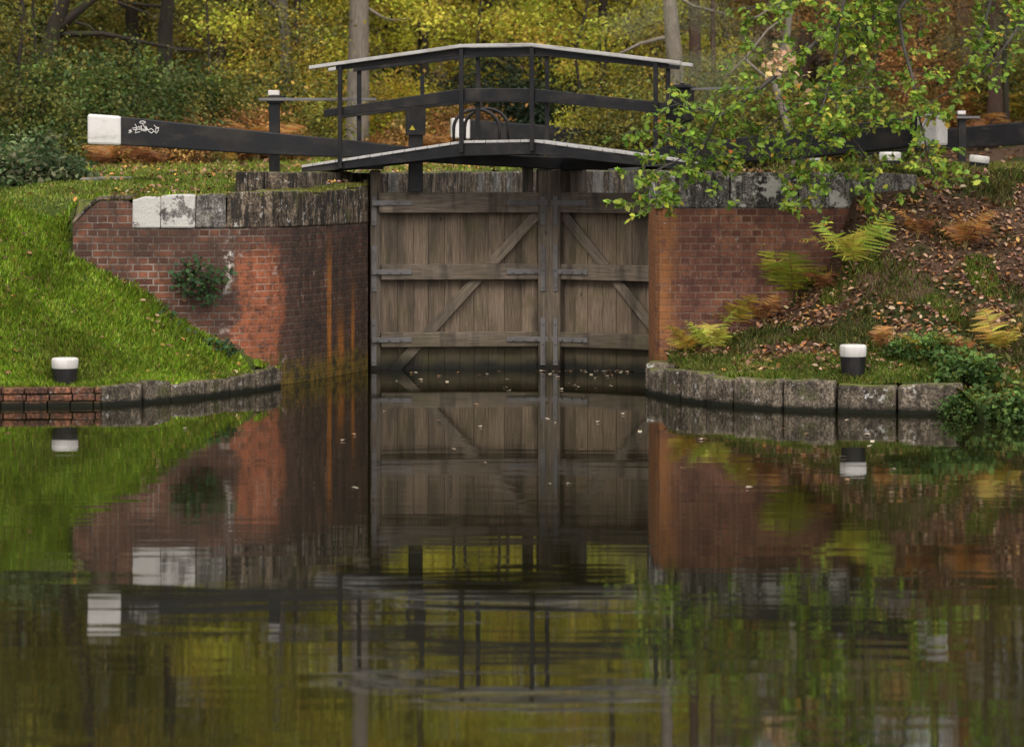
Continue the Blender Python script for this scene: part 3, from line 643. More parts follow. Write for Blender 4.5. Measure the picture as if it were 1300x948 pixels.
def stand(px, Y, yt, zb, label, rl, s=1.0, rod=True):
    x = (px-650)*Y/F; zt_ = zof(yt, Y)
    t_ = thing('paddle_stand', (x, Y, zb), label, 'paddle stand', 'lockside paddle stands')
    m = MB(); m.box(x-.065*s, x+.065*s, Y-.07, Y+.07, zb-.2, zt_-.07*s); build('post', m, BLACK, t_, bevel=.008)
    m = MB(); m.box(x-.075*s, x+.06*s, Y-.08, Y+.08, zt_-.065*s, zt_); build('cap', m, WHITE, t_, bevel=.012)
    m = MB(); m.box(x-.09*s, x+.11*s, Y-.1, Y+.1, zt_-.16*s, zt_-.085*s); m.lathe([(0, -.02), (.05*s, -.02), (.05*s, .05), (0, .05)], (x+.1*s, Y-.05, zt_-.12*s), 10); build('gear', m, BLACK, t_, bevel=.005)
    if rod:
        m = MB(); zr = zt_-.115*s; m.box(x-.19 if rl > 0 else x-rl*-1, x+rl if rl > 0 else x+.19, Y-.125, Y-.102, zr-.018, zr+.018); build('rod', m, IRON, t_, bevel=.004)
stand(348.5, 37.2, 115, 2.42, 'black paddle stand with white cap and long iron rod behind the left balance beam', 1.28)
stand(1221, 52, 141, float(h(7.9, 52)), 'small distant paddle stand with white cap at the far right beside the dark beam', .3, 1.0)
for i, (pa, pb) in enumerate(((576, 634), (590, 645))):
    Yh = 41.2+.45*i; xa, xb = (pa-650)*Yh/F, (pb-650)*Yh/F; yaw = 0; r_ = (xb-xa)/2; zt_ = zof(139-i, Yh); zb_ = 2.36
    pts = [(xa, Yh, zb_)]+[(xa+r_-r_*math.cos(q), Yh, zt_-.26+.26*math.sin(q)) for q in np.linspace(0, math.pi, 14)]+[(xb, Yh, zb_)]
    # flatten the top of the hoop
    m = MB(); m.tube([(xa, Yh, zb_)]+[(p_[0], p_[1], p_[2]) for p_ in pts[1:-1]]+[(xb, Yh, zb_)], .024, 8)
    tag(build('ladder_hoop', m, BLACK, smooth_=True, loc=(xa, Yh, zb_)), ['curved black steel ladder hoop beyond the footbridge, nearer and left of the pair', 'curved black steel ladder hoop beyond the footbridge, farther and right of the pair'][i], 'ladder hoop', 'ladder hoops')
m = MB(); A, B = P(104, 249, 36), P(168, 242, 37.5); A[2] = h(A[0], A[1])+.05; B[2] = h(B[0], B[1])+.05
m.tube([A, (A+B)/2+[0, 0, .01], B], [.035, .033, .028], 8); tag(build('fallen_pole', m, BARE, smooth_=True, loc=A), 'pale grey fallen pole lying on the grass behind the left wall', 'pole')
#PLANTS
# ------------------------------------------------------------------ trees
LIME = [(.55, .50, .05), (.44, .46, .05), (.28, .34, .05), (.60, .42, .05), (.38, .25, .05)]
OLIVE = [(.17, .17, .04), (.26, .22, .04), (.10, .12, .03), (.42, .29, .04), (.07, .09, .025)]
DARK = [(.04, .07, .02), (.07, .11, .03), (.11, .15, .035), (.2, .18, .04)]
PINE = [(.16, .18, .09), (.2, .2, .11), (.11, .14, .07), (.24, .2, .12)]
RUST = [(.34, .15, .05), (.22, .10, .04), (.42, .25, .07), (.16, .14, .04)]
OAKP = [(.18, .29, .035), (.25, .37, .045), (.12, .20, .03), (.38, .43, .055), (.50, .36, .06)]
def clump_cloud(rg, centres, per, sig, flat=.55):
    c = np.repeat(np.array(centres), per, axis=0); sg = np.repeat(rg.uniform(.7, 1.3, len(centres))*sig, per)[:, None]
    return c+rg.normal(size=c.shape)*sg*np.array([1, 1, flat])
def crown_cols(rg, palette, ncl, per, w=None):
    base = pal(palette, ncl, rg, .25, w); base = base*np.exp(rg.normal(0, .38, (ncl, 1))); c = np.repeat(base, per, axis=0)*.7+pal(palette, ncl*per, rg, .2, w)*.35
    return np.clip(c, .004, .8)
VAR = {}
def tree_variant(key, seed, Ht, z0, Rc, palette, ncl, per, lsz, bark, tr=.2, tpl='quad', sig=.42, lean=0., limbs=16):
    rg = np.random.default_rng(seed); mb = MB(); random.seed(seed)
    k = 9; tz = np.linspace(-.5, Ht*.93, k); sway = np.cumsum(rg.normal(0, .10, (k, 2)), axis=0); sway -= sway[0]
    tp = np.c_[sway[:, 0]+lean*tz, sway[:, 1], tz]; rad = tr*(1-.85*(tz+.5)/Ht); rad[0] *= 1.5
    mb.tube(tp, rad, 10); cl = []
    for i in range(limbs):
        f = rg.uniform(max(.06, (z0-.8)/Ht), .9); zz = f*Ht; b = np.array([np.interp(zz, tz, tp[:, 0]), np.interp(zz, tz, tp[:, 1]), zz])
        az = i*2.4+rg.uniform(-.4, .4); ff = (zz-z0)/(Ht-z0+.01); prof = math.sqrt(max(.1, 1-(2*np.clip(ff, 0, 1)-.75)**2/1.6))
        ln = Rc*prof*rg.uniform(.7, 1.05); d = np.array([math.cos(az), math.sin(az), rg.uniform(.05, .6)])
        pts = [b+d*ln*q+np.array([0, 0, .25*ln*q*(1-q)])+rg.normal(0, .05*ln*q+.001, 3) for q in np.linspace(0, 1, 6)]
        mb.tube(pts, np.linspace(tr*.32*(1-f*.5), .012, 6), 6)
        for j in range(4):
            q = rg.uniform(.35, 1); p0 = b+d*ln*q+np.array([0, 0, .25*ln*q*(1-q)]); d2 = d+rg.normal(0, .6, 3); p1 = p0+d2*ln*.3
            mb.tube([p0, (p0+p1)/2+rg.normal(0, .05, 3), p1], [.02, .014, .006], 5); cl.append(p1); cl.append((p0+p1)/2)
    cl = np.array(cl); ne = max(0, ncl-len(cl)); u = rg.normal(size=(ne, 3)); u /= np.linalg.norm(u, axis=1)[:, None]; rr = rg.uniform(.35, 1, (ne, 1))**.5
    ex = u*rr*np.array([Rc, Rc, (Ht-z0)/2])+np.array([lean*Ht*.5, 0, (Ht+z0)/2]); ex += rg.normal(0, .3, ex.shape)
    cl = np.r_[cl, ex] if ne else cl
    cen = clump_cloud(rg, cl, per, sig); cols = crown_cols(rg, palette, len(cl), per)
    crown = leafmesh(key+'_crown', cen, rg.uniform(.7, 1.3, len(cen))*lsz, cols, LEAF, tpl, .4, rg=rg)
    tm = mesh_from(key+'_trunk', mb.v, mb.f, mb.uv, mb.c, bark, smooth_=True); VAR[key] = (tm, crown)
def plant(key, x, y, sc, rot, name, label, cat, group=None, trunk='trunk', crown='crown', z=None):
    z = float(h(x, y)) if z is None else z
    r = thing(name, (x, y, z), label, cat, group); r.rotation_euler = (0, 0, rot); r.scale = (sc, sc, sc)
    if VAR[key][0]: link(trunk, VAR[key][0], r)
    link(crown, VAR[key][1], r); return r
tree_variant('lime', 11, 13, 1.2, 3.2, LIME, 215, 84, .095, BARKD, .17, sig=.30)
tree_variant('lime2', 12, 11, .6, 3.0, LIME, 200, 84, .09, BARKD, .14, sig=.30)
tree_variant('olive', 13, 14, 1.5, 3.3, OLIVE, 220, 84, .095, BARKD, .2, sig=.30)
tree_variant('olive2', 14, 12, .8, 3.0, OLIVE, 205, 80, .09, BARKD, .16, sig=.30)
tree_variant('dark', 15, 12, .4, 2.8, DARK, 215, 84, .09, BARKD, .18, sig=.30)
tree_variant('pine', 16, 15, 1.8, 2.6, PINE, 230, 90, .16, BARKR, .2, 'needle', .38)
tree_variant('rust', 17, 9, .5, 2.4, RUST, 190, 80, .09, BARKD, .12, sig=.30)
def bush_variant(key, seed, Rb, Hb, palette, ncl, per, lsz, tpl='hex', sig=.22, w=None):
    rg = np.random.default_rng(seed); mb = MB(); cl = []
    for i in range(ncl):
        az = rg.uniform(0, 6.28); r = math.sqrt(rg.uniform(0, 1)); zz = Hb*rg.uniform(.12, 1)*math.sqrt(max(.05, 1-r*r*.85)); cl.append((Rb*r*math.cos(az), Rb*r*math.sin(az), zz))
        if i % 4 == 0: mb.tube([(0, 0, -.1), (cl[-1][0]*.5, cl[-1][1]*.5, zz*.6), cl[-1]], [.02, .012, .004], 5)
    cen = clump_cloud(rg, cl, per, sig, .8); cen[:, 2] = np.abs(cen[:, 2]); cols = crown_cols(rg, palette, ncl, per, w)
    VAR[key] = (mesh_from(key+'_stem', mb.v, mb.f, mb.uv, mb.c, BARKD, smooth_=True), leafmesh(key+'_leaves', cen, rg.uniform(.7, 1.3, len(cen))*lsz, cols, LEAF, tpl, .5, rg=rg))
bush_variant('bush_dark', 21, 1.5, 2.1, DARK, 130, 80, .075)
bush_variant('bush_shade', 27, 1.5, 2.2, [(.02, .035, .02), (.03, .05, .025), (.045, .06, .03)], 120, 70, .075)  # dark yew-like leaves; colour darkened to stand for shade beyond the bridge
bush_variant('bush_lime', 22, 1.5, 2.2, LIME, 120, 80, .075)
bush_variant('bush_olive', 23, 1.5, 2.0, OLIVE, 120, 80, .075)
bush_variant('bush_rust', 24, 1.3, 1.0, RUST, 110, 70, .07, sig=.16)
bush_variant('ivybush', 25, .75, .75, [(.09, .15, .05), (.15, .2, .09), (.05, .10, .035), (.24, .24, .12)], 80, 34, .085, sig=.13)
bush_variant('bramble', 26, .6, .6, [(.08, .14, .035), (.05, .10, .025), (.12, .18, .04), (.30, .22, .04)], 60, 26, .095, sig=.12, w=[.4, .35, .2, .05])
def at(px, Y): return (px-650)*Y/F
rg = np.random.default_rng(99)
# far rows: one mass of the wood, each tree its own
for row, (Y0, st_) in enumerate(((76, 105), (86, 120), (98, 140), (112, 170))):
    px = -330+row*37
    while px < 1650:
        Y = Y0+rg.uniform(-3, 3); pp = px+rg.uniform(-25, 25)
        if pp < 180: k = ['olive', 'dark', 'olive2', 'dark'][rg.integers(4)]
        elif pp < 470: k = ['olive', 'lime2', 'olive2', 'dark'][rg.integers(4)]
        elif pp < 830: k = ['lime', 'lime2', 'dark', 'lime'][rg.integers(4)] if row < 2 else ['dark', 'dark', 'lime'][rg.integers(3)]
        else: k = ['olive', 'pine', 'olive2', 'rust'][rg.integers(4)]
        kd = {'lime': ('yellow-green broadleaf tree deep in the wood behind the lock', 'yellow-green trees deep in the wood'), 'olive': ('olive and gold broadleaf tree deep in the wood behind the lock', 'olive trees deep in the wood'),
              'dark': ('dark green tree deep in the wood behind the lock', 'dark green trees deep in the wood'), 'pine': ('grey-green pine deep in the wood behind the right bank', 'pines deep in the wood'), 'rust': ('rust coloured small tree deep in the wood on the right', 'rust trees deep in the wood')}[k.rstrip('2')]
        plant(k, at(pp, Y), Y, rg.uniform(1.0, 1.35), rg.uniform(0, 6.28), 'pine_tree' if k == 'pine' else 'broadleaf_tree', kd[0], 'tree', kd[1])
        px += st_
# middle distance, told apart one by one
for k, px, Y, sc, name, lab in (
    ('olive2', -90, 64, 1.0, 'broadleaf_tree', 'olive green tree at the far left edge behind the ivy bush'),
    ('dark', 30, 68, .95, 'broadleaf_tree', 'dark green tree behind the leaning trunk at the upper left'),
    ('olive', 170, 71, 1.0, 'broadleaf_tree', 'olive tree with gold flecks above the white end of the left beam'),
    ('olive2', 290, 68, .9, 'broadleaf_tree', 'golden olive tree above the middle of the left beam'),
    ('lime2', 370, 67, .8, 'broadleaf_tree', 'small yellow leaved tree left of the big pale trunk'),
    ('lime', 540, 68, .95, 'broadleaf_tree', 'bright yellow-green tree above the left half of the footbridge'),
    ('lime2', 640, 72, 1.05, 'broadleaf_tree', 'yellow-green tree above the level middle of the footbridge'),
    ('lime', 760, 66, .85, 'broadleaf_tree', 'yellow-green tree above the right half of the footbridge'),
    ('lime2', 820, 70, .8, 'broadleaf_tree', 'yellow-green tree behind the grey trunked pine'),
    ('rust', 1130, 62, .8, 'broadleaf_tree', 'orange brown small tree on the slope behind the oak branches'),
    ('pine', 1010, 64, .9, 'pine_tree', 'grey-green pine just behind the hanging oak branches'),
    ('pine', 1260, 60, .8, 'pine_tree', 'grey-green pine near the top right corner on the bracken slope'),
    ('olive2', 1400, 58, .9, 'broadleaf_tree', 'olive tree beyond the right edge above the bracken slope')):
    plant(k, at(px, Y), Y, sc, rg.uniform(0, 6.28), name, lab, 'tree')
for k, px, Y, sc, lab in (
    ('bush_dark', 60, 52, .95, 'dark green bush at left below the leaning trunk'),
    ('bush_dark', 170, 50, .95, 'dense dark green holly bush above the white beam end'),
    ('bush_olive', -30, 54, 1.1, 'olive bush at the left edge behind the ivy bush'),
    ('bush_dark', 245, 53, .85, 'dark green bush above the graffiti on the beam'),
    ('bush_olive', 330, 54, 1.0, 'olive gold bush behind the left paddle stand'),
    ('bush_lime', 388, 63, 1.0, 'yellow-green bush left of the big pale trunk'),
    ('bush_lime', 520, 63, .9, 'yellow-green bush right of the big pale trunk'),
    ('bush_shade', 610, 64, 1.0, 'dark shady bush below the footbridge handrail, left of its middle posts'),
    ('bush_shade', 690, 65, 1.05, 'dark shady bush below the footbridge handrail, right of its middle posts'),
    ('bush_lime', 765, 58, .62, 'bright yellow bush seen through the right half of the footbridge'),
    ('bush_olive', 815, 56, .9, 'olive bush behind the right end of the footbridge'),
    ('bush_dark', 1075, 58, .8, 'green bush behind the right balance beam'),
    ('bush_olive', 960, 54, 1.0, 'olive bush behind the oak leaves near the iron rod'),
    ('bush_rust', 1120, 62, 1.2, 'rust coloured bush on the slope above the right balance beam'),
    ('bush_olive', 1300, 63, 1.0, 'olive bush at the right edge above the dark distant beam')):
    plant(k, at(px, Y), Y, sc, rg.uniform(0, 6.28), 'bush', lab, 'bush', trunk='stem', crown='foliage')
# the traced trunks of the middle distance
def ptree(name, label, Y, polys, clumps, palette, bark, per=60, lsz=.09, tpl='quad', seed=1, base=None):
    rgl = np.random.default_rng(seed); p0 = polys[0][0][0]; x0 = at(p0[0], Y); zb = float(h(x0, Y)); r = thing(name, (x0, Y, zb), label, 'tree')
    for i, (pts, r0, r1) in enumerate(polys):
        m = MB(); Q = [P(a_, b_, Y+(c_[0] if c_ else 0)) for a_, b_, *c_ in pts]
        if i == 0: Q = [np.array([Q[0][0], Q[0][1], zb-.3])]+Q
        m.tube(Q, np.linspace(r0, r1, len(Q)), 10 if i == 0 else 7); build('trunk' if i == 0 else 'limb', m, bark, r, smooth_=True)
    cl = []
    for px, py, rx, ry, n in clumps:
        for _ in range(n): cl.append(P(px+rgl.normal()*rx*.5, py+rgl.normal()*ry*.5, Y+rgl.uniform(-1.5, 1.2)))
    cen = clump_cloud(rgl, cl, per, .28)-np.array([x0, Y, zb]); cols = crown_cols(rgl, palette, len(cl), per)
    link('crown', leafmesh('crown', cen, rgl.uniform(.7, 1.3, len(cen))*lsz, cols, LEAF, tpl, .4, rg=rgl), r)
TALL = [(0, -560, 420, 300, 120)]
ptree('beech_tree', 'tall tree with thick pale grey trunk behind the left half of the footbridge', 61,
      [([(453, 200), (455, 90), (456, 0), (458, -180), (450, -420)], .29, .14), ([(452, -30), (420, -90), (360, -130)], .08, .03), ([(458, -60), (520, -130), (600, -160)], .08, .03), ([(462, 8), (485, 22), (497, 26), (520, 24)], .035, .012)],
      [(455, -380, 240, 160, 130), (360, -150, 90, 60, 25), (590, -170, 90, 60, 25), (408, 15, 25, 25, 6), (505, 10, 30, 20, 8)], LIME, BARKG, seed=31)
ptree('leaning_tree', 'dark leaning tree with long level limbs at the upper left', 55,
      [([(52, 150), (62, 62), (80, 0), (104, -70), (120, -200)], .2, .1), ([(66, 48), (92, 20), (118, 0), (160, -35)], .11, .04), ([(72, 44), (130, 43), (175, 52), (230, 64), (252, 64)], .06, .02), ([(95, 28), (112, 33), (125, 44)], .035, .02),
       ([(0, 118), (25, 98), (45, 85)], .05, .02), ([(140, 0), (165, 9), (190, 18)], .03, .02)],
      [(100, -190, 160, 90, 70), (20, 10, 40, 25, 5), (170, -30, 90, 30, 12)], OLIVE, BARKD, seed=32)
ptree('ivy_clad_tree', 'dark trunked tree with drooping twigs above the left balance beam', 57,
      [([(208, 130), (210, 40), (213, 0), (216, -120), (214, -260)], .17, .1), ([(214, 10), (170, 5), (140, -5)], .035, .012), ([(212, -40), (260, -60), (310, -70)], .05, .02), ([(205, 60), (245, 62), (250, 66)], .03, .012)],
      [(215, -240, 150, 90, 70), (262, 5, 40, 20, 6), (335, 40, 35, 40, 12), (375, 60, 30, 40, 10)], OLIVE, BARKD, seed=33)
ptree('pine_tree', 'grey trunked pine with a bare level branch right of the footbridge', 58,
      [([(862, 120), (855, 60), (850, 0), (846, -160), (850, -330)], .20, .10), ([(855, 46), (835, 50), (812, 56), (788, 68), (772, 72)], .05, .018), ([(850, -10), (880, 8), (930, 20)], .04, .012)],
      [(850, -320, 190, 110, 80), (822, 28, 42, 18, 16), (880, 18, 30, 20, 10), (895, 90, 50, 28, 20)], PINE, BARKG, 90, .14, 'needle', 34)
ptree('pine_tree', 'dark reddish pine trunk between the grey pine and the thin red pine', 62,
      [([(883, 110), (882, 40), (880, -80), (882, -320)], .16, .09)], [(882, -340, 150, 110, 70), (905, 30, 30, 30, 8)], PINE, BARKR, 90, .14, 'needle', 35)
ptree('pine_tree', 'thin orange-red pine trunk left of the oak branches', 60,
      [([(906, 130), (905, 40), (904, -40), (905, -260)], .06, .04), ([(905, 10), (925, 4), (940, 0)], .015, .008)], [(905, -280, 100, 80, 40), (925, 130, 30, 25, 10)], PINE, BARKR, 90, .13, 'needle', 36)
ptree('pine_tree', 'twisted pine with bare pinkish branches behind the oak leaves', 52,
      [([(1010, 190), (985, 110), (1000, 40), (1010, -60)], .09, .05), ([(985, 110), (945, 75), (928, 92), (915, 98)], .03, .01), ([(1000, 20), (975, 38), (948, 72), (935, 84), (905, 92)], .028, .009), ([(1003, -8), (965, 20), (945, 28)], .03, .012)],
      [(900, 100, 45, 28, 22), (960, 60, 30, 30, 10), (1010, -80, 100, 60, 40), (880, 130, 40, 25, 14)], PINE, BARKG, 90, .11, 'needle', 37)
ptree('pine_tree', 'pine with tiered pale green boughs at the top right', 61,
      [([(1278, 150), (1275, 70), (1280, 0), (1290, -140)], .07, .05), ([(1276, 60), (1240, 50), (1205, 62)], .025, .01), ([(1278, 20), (1250, 8), (1225, 10)], .025, .01)],
      [(1270, 40, 45, 16, 24), (1280, -120, 130, 80, 60), (1230, 60, 30, 10, 10)], [(.17, .19, .07), (.13, .15, .06), (.2, .2, .08)], BARKD, 90, .11, 'needle', 38)

ptree('oak_tree', 'brown trunked tree above the left paddle stand', 62, [([(362, 150), (364, 60), (358, 0), (350, -200)], .17, .09), ([(360, 20), (335, -5), (300, -30)], .04, .02)], [(350, -230, 150, 110, 60), (395, 30, 25, 30, 8)], OLIVE, BARKO, seed=41)
ptree('sapling', 'thin dark sapling at the far upper left', 52, [([(26, 150), (24, 80), (30, 20), (22, -60)], .045, .025), ([(24, 80), (8, 50), (0, 30)], .015, .006)], [(24, -70, 60, 40, 20), (8, 30, 20, 20, 5)], OLIVE, BARKD, seed=42)
ptree('sapling', 'thin dark sapling just left of the leaning trunk', 53, [([(50, 140), (46, 70), (42, 10), (48, -60)], .04, .02), ([(45, 50), (60, 25), (72, 10)], .012, .005)], [(48, -70, 60, 40, 20), (20, 50, 20, 20, 5)], OLIVE, BARKD, seed=43)
ptree('sapling', 'thin dark stem above the graffiti between the green bushes', 55, [([(262, 140), (266, 70), (262, 0), (270, -60)], .035, .02), ([(265, 60), (285, 30), (300, 20)], .012, .005)], [(270, -70, 60, 40, 20), (290, 25, 20, 15, 6)], LIME, BARKD, seed=44)
ptree('sapling', 'thin dark stem rising above the level middle of the footbridge', 60, [([(612, 150), (606, 70), (610, 0), (602, -60)], .04, .02), ([(608, 40), (640, 15), (665, 10)], .015, .006)], [(605, -80, 60, 40, 20), (560, 25, 22, 12, 9), (640, 30, 25, 12, 9)], LIME, BARKD, seed=45)
ptree('sapling', 'slanting dark stem above the right half of the footbridge', 60, [([(742, 150), (730, 70), (745, 10), (760, -60)], .04, .02), ([(733, 60), (700, 40), (680, 38)], .015, .006)], [(760, -80, 60, 40, 20), (700, 45, 25, 12, 9), (770, 40, 22, 12, 9)], LIME, BARKD, seed=46)

# ------------------------------------------------------------------ the oak hanging over the right wall
OY = 32.2
ox = 9.2; oz = float(h(ox, 34.2)); oak = thing('oak_tree', (ox, 34.2, oz), 'oak on the right bank hanging long leafy branches over the lock', 'tree')
m = MB(); m.tube([(ox, 34.2, oz-.3), (ox-.1, 34.1, oz+1.5), (ox-.3, 34, oz+3.5), (ox-.2, 33.9, oz+6), (ox, 34, oz+8.5)], [.38, .3, .26, .2, .1], 12); build('trunk', m, BARKO, oak, smooth_=True)
rgo = np.random.default_rng(77)
def OP(px, py, dy=0): return P(px, py, OY+dy)
boughs = [
 ([(1560, -250, 1.6), (1400, -210, .9), (1260, -150, .4), (1160, -80, .1), (1110, -10, 0), (1048, 42, 0), (1003, 82, 0), (955, 117, 0), (913, 147, 0), (898, 176, .1), (884, 200, .1), (860, 226, .1), (837, 250, .1)], .05, .005),
 ([(1260, -150, .4), (1180, -70, .5), (1140, 0, .5), (1092, 38, .5), (1070, 75, .4), (1048, 112, .3), (1036, 160, .2), (1022, 200, .2), (1003, 235, .2)], .035, .005),
 ([(1160, -80, .1), (1080, -30, -.2), (1064, 30, -.2), (1060, 90, -.2), (1045, 130, -.2), (1026, 170, -.2)], .026, .005),
 ([(1200, -60, .4), (1120, -20, .8), (1088, 20, .8), (1085, 60, .8), (1075, 95, .8), (1063, 118, .8)], .028, .006),
 ([(1260, -150, .4), (1200, -60, .2), (1140, 10, .1), (1146, 55, .1), (1158, 95, .1), (1165, 140, .1), (1176, 185, .1), (1200, 222, .1)], .034, .006),
 ([(1400, -210, .9), (1310, -90, .6), (1262, -10, .6), (1245, 50, .6), (1225, 85, .6), (1215, 100, .6)], .03, .006),
 ([(1400, -210, .9), (1340, -60, .3), (1300, 20, .2), (1270, 70, .2), (1240, 100, .2)], .03, .006),
 ([(1048, 112, .3), (1020, 130, .3), (985, 150, .2), (960, 175, .2), (925, 190, .2)], .014, .004),
 ([(884, 200, .1), (862, 205, 0), (835, 215, 0), (800, 222, 0)], .009, .003), ([(913, 147, 0), (890, 140, -.1), (868, 135, -.1), (850, 125, -.1)], .008, .003),
 ([(860, 226, .1), (850, 245, 0), (825, 262, 0), (805, 262, 0)], .007, .003), ([(898, 176, .1), (868, 178, .1), (830, 165, .1), (798, 168, .1)], .009, .003),
 ([(1022, 200, .2), (1030, 235, .1), (1010, 262, .1), (995, 260, .1)], .008, .003), ([(1036, 160, .2), (1080, 175, .3), (1110, 210, .3), (1095, 245, .3), (1100, 275, .3)], .012, .003),
 ([(1176, 185, .1), (1180, 210, 0), (1190, 232, 0), (1215, 228, 0)], .008, .003), ([(1045, 130, -.2), (1090, 110, 0), (1130, 110, 0)], .01, .004),
 ([(1165, 140, .1), (1130, 160, .2), (1105, 165, .2), (1070, 160, .2)], .009, .003), ([(1110, -10, 0), (1040, -10, .3), (985, 5, .3), (945, 12, .3)], .02, .004),
 ([(1003, 82, 0), (975, 75, .1), (955, 62, .1), (930, 60, .2)], .01, .003), ([(960, 175, .2), (945, 205, .2), (925, 215, .2)], .008, .003)]
lc, ld = [], []
for pts, r0, r1 in boughs:
    Q = np.array([OP(*p_) for p_ in pts]); Q[1:-1] += rgo.normal(0, .015, Q[1:-1].shape)
    if pts[0][0] == 1560: Q = np.r_[[(ox-.25, 34.0, oz+2.6)], Q]
    m = MB(); m.tube(Q, np.linspace(r0, r1, len(Q)), 7); build('bough', m, BARKO, oak, smooth_=True)
    L = np.r_[0, np.cumsum(np.linalg.norm(np.diff(Q, axis=0), axis=1))]; n = int(L[-1]/.037)
    tw = MB()
    for q in np.linspace(.0, 1, n):
        p_ = np.array([np.interp(q*L[-1], L, Q[:, i]) for i in range(3)])
        if H-(p_[2]-H)*0 and 210-(p_[2]-H)*F/p_[1] < -150 and rgo.random() < .5: continue
        if rgo.random() < .12: continue
        dd = rgo.normal(size=3); dd[2] = dd[2]*.6-.15; dd /= np.linalg.norm(dd); ln = rgo.uniform(.08, .55)*(1.3-.6*q)
        e_ = p_+dd*ln; tw.tube([p_, (p_+e_)/2+[0, 0, .02], e_], [.005, .0035, .002], 4, False)
        for f_ in (.55, 1.0):
            for _ in range(4 if f_ < 1 else 8): lc.append(p_+dd*ln*f_+rgo.normal(0, .018, 3)); v_ = rgo.normal(size=3)+dd*.8; ld.append(v_)
    if len(tw.v) > 60: build('twig', tw, BARKO, oak)
lc = np.array(lc); ld = np.array(ld)
px_ = 650+F*lc[:, 0]/lc[:, 1]; 
w_ = np.clip((lc[:, 2]-H)/2, 0, 1)
cols = pal(OAKP, len(lc), rgo, .2, [.30, .31, .18, .18, .03])
yl = rgo.random(len(lc)) < .025; cols[yl] = pal([(.42, .28, .04), (.40, .16, .04)], yl.sum(), rgo)
me = leafmesh('foliage', lc-np.array([ox, 34.2, oz]), rgo.uniform(.055, .115, len(lc))*rgo.choice([1, 1, .75], len(lc)), cols, LEAF, 'oak', .5, axis=ld, rg=rgo, bias=(0, -.5, 0))
link('foliage', me, oak)
# pale withered spray
pc = []
for (a_, b_), n in (((992, 65), 16), ((1000, 76), 16), ((985, 82), 14), ((975, 90), 8), ((1020, 97), 5), ((1028, 122), 2)):
    for _ in range(n): pc.append(OP(a_, b_, -.6)+rgo.normal(0, .045, 3))
pc = np.array(pc); tag(link('withered_leaves', leafmesh('withered_leaves', pc-np.array([ox, 34.2, oz]), .095, pal([(.7, .52, .28), (.66, .42, .25)], len(pc), rgo, .1), LEAF, 'oak', .4, rg=rgo), oak), 'pale cream withered leaf spray')
# top of the oak, out of the picture but real
cl = np.array([ox-.5, 34, oz+7])+rgo.normal(size=(170, 3))*np.array([1.9, 1.7, 1.5]); cen = clump_cloud(rgo, cl, 40, .3)
link('crown', leafmesh('crown', cen-np.array([ox, 34.2, oz]), .11, crown_cols(rgo, OAKP, 170, 40), LEAF, 'hex', .5, rg=rgo), oak)

# ------------------------------------------------------------------ ferns
def frond_mesh(key, seed, palette, droop, n=16):
    rg_ = np.random.default_rng(seed); c_, d_, s_ = [], [], []
    pts = []
    for i in range(60):
        q = i/59; pts.append((q*.45+q*q*.25, .02*math.sin(q*5), 1.0*q-droop*q*q))
    pts = np.array(pts)
    for i in range(n):
        q = .2+.78*i/(n-1); p_ = np.array([np.interp(q, np.linspace(0, 1, 60), pts[:, k]) for k in range(3)])
        ln = .34*math.sin(math.pi*min(1, (q-.02)*.98)**.75)**.8*(1-.15*q)+.02
        for sgn in (-1, 1):
            dv = np.array([.35, sgn, -.1+rg_.uniform(-.1, .1)]); dv /= np.linalg.norm(dv); c_.append(p_); d_.append(dv); s_.append(ln*rg_.uniform(.85, 1.1))
    c_ = np.array(c_); cols = pal(palette, len(c_), rg_, .15)
    me = leafmesh(key, c_, np.array(s_), cols, LEAF, 'pinna', 1.0, axis=np.array(d_), rg=rg_, bias=(-5.5, 0, 2.5))
    mb = MB(); mb.tube(pts[::6], np.linspace(.007, .002, len(pts[::6])), 5)
    return me, mesh_from(key+'_stalk', mb.v, mb.f, mb.uv, mb.c, STALK)
t = NT('fern_stalk'); t.fin((.2, .15, .05), .7); STALK = t.m
FR = {'green': [frond_mesh('frond', 1, [(.34, .40, .05), (.44, .44, .07), (.25, .32, .04)], .42), frond_mesh('frond', 2, [(.40, .40, .06), (.50, .44, .07)], .62)],
      'gold': [frond_mesh('frond', 3, [(.55, .38, .06), (.46, .40, .06), (.48, .28, .06)], .5), frond_mesh('frond', 4, [(.58, .40, .07), (.42, .38, .06)], .7)],
      'rust': [frond_mesh('frond', 5, [(.45, .18, .05), (.34, .14, .045), (.48, .27, .09)], .55), frond_mesh('frond', 6, [(.2, .085, .04), (.32, .15, .06)], .85)]}
def fern(px, py, Y, kind, n, sc, label, group=None, seed=0, z=None, back=False):
    rg_ = np.random.default_rng(seed+int(px)); x = at(px, Y); zb = float(h(x, Y)) if z is None else z
    r = thing('fern', (x, Y, zb), label, 'fern', group)
    for i in range(n):
        az = 2*math.pi*i/n+rg_.uniform(-.4, .4); 
        if back: az = math.pi+math.pi*(i+.5)/n
        me, stk = FR[kind][rg_.integers(2)]
        o = link('frond', me, r, (0, 0, 0)); s_ = sc*1.38*rg_.uniform(.7, 1.15); o.scale = (s_, s_, s_*rg_.uniform(.9, 1.3)); o.rotation_euler = (rg_.uniform(-.25, .25), rg_.uniform(-.45, .1), az)
        link('stalk', stk, o)
def yfor(px, py, y0=30.5, y1=33.0):       # where the bank under a picture point lies
    ys_ = np.linspace(y0, y1, 200); xs_ = (px-650)*ys_/F; rows = HOR-(h(xs_, ys_)-H)*F/ys_; return float(ys_[np.argmin(np.abs(rows-py))])
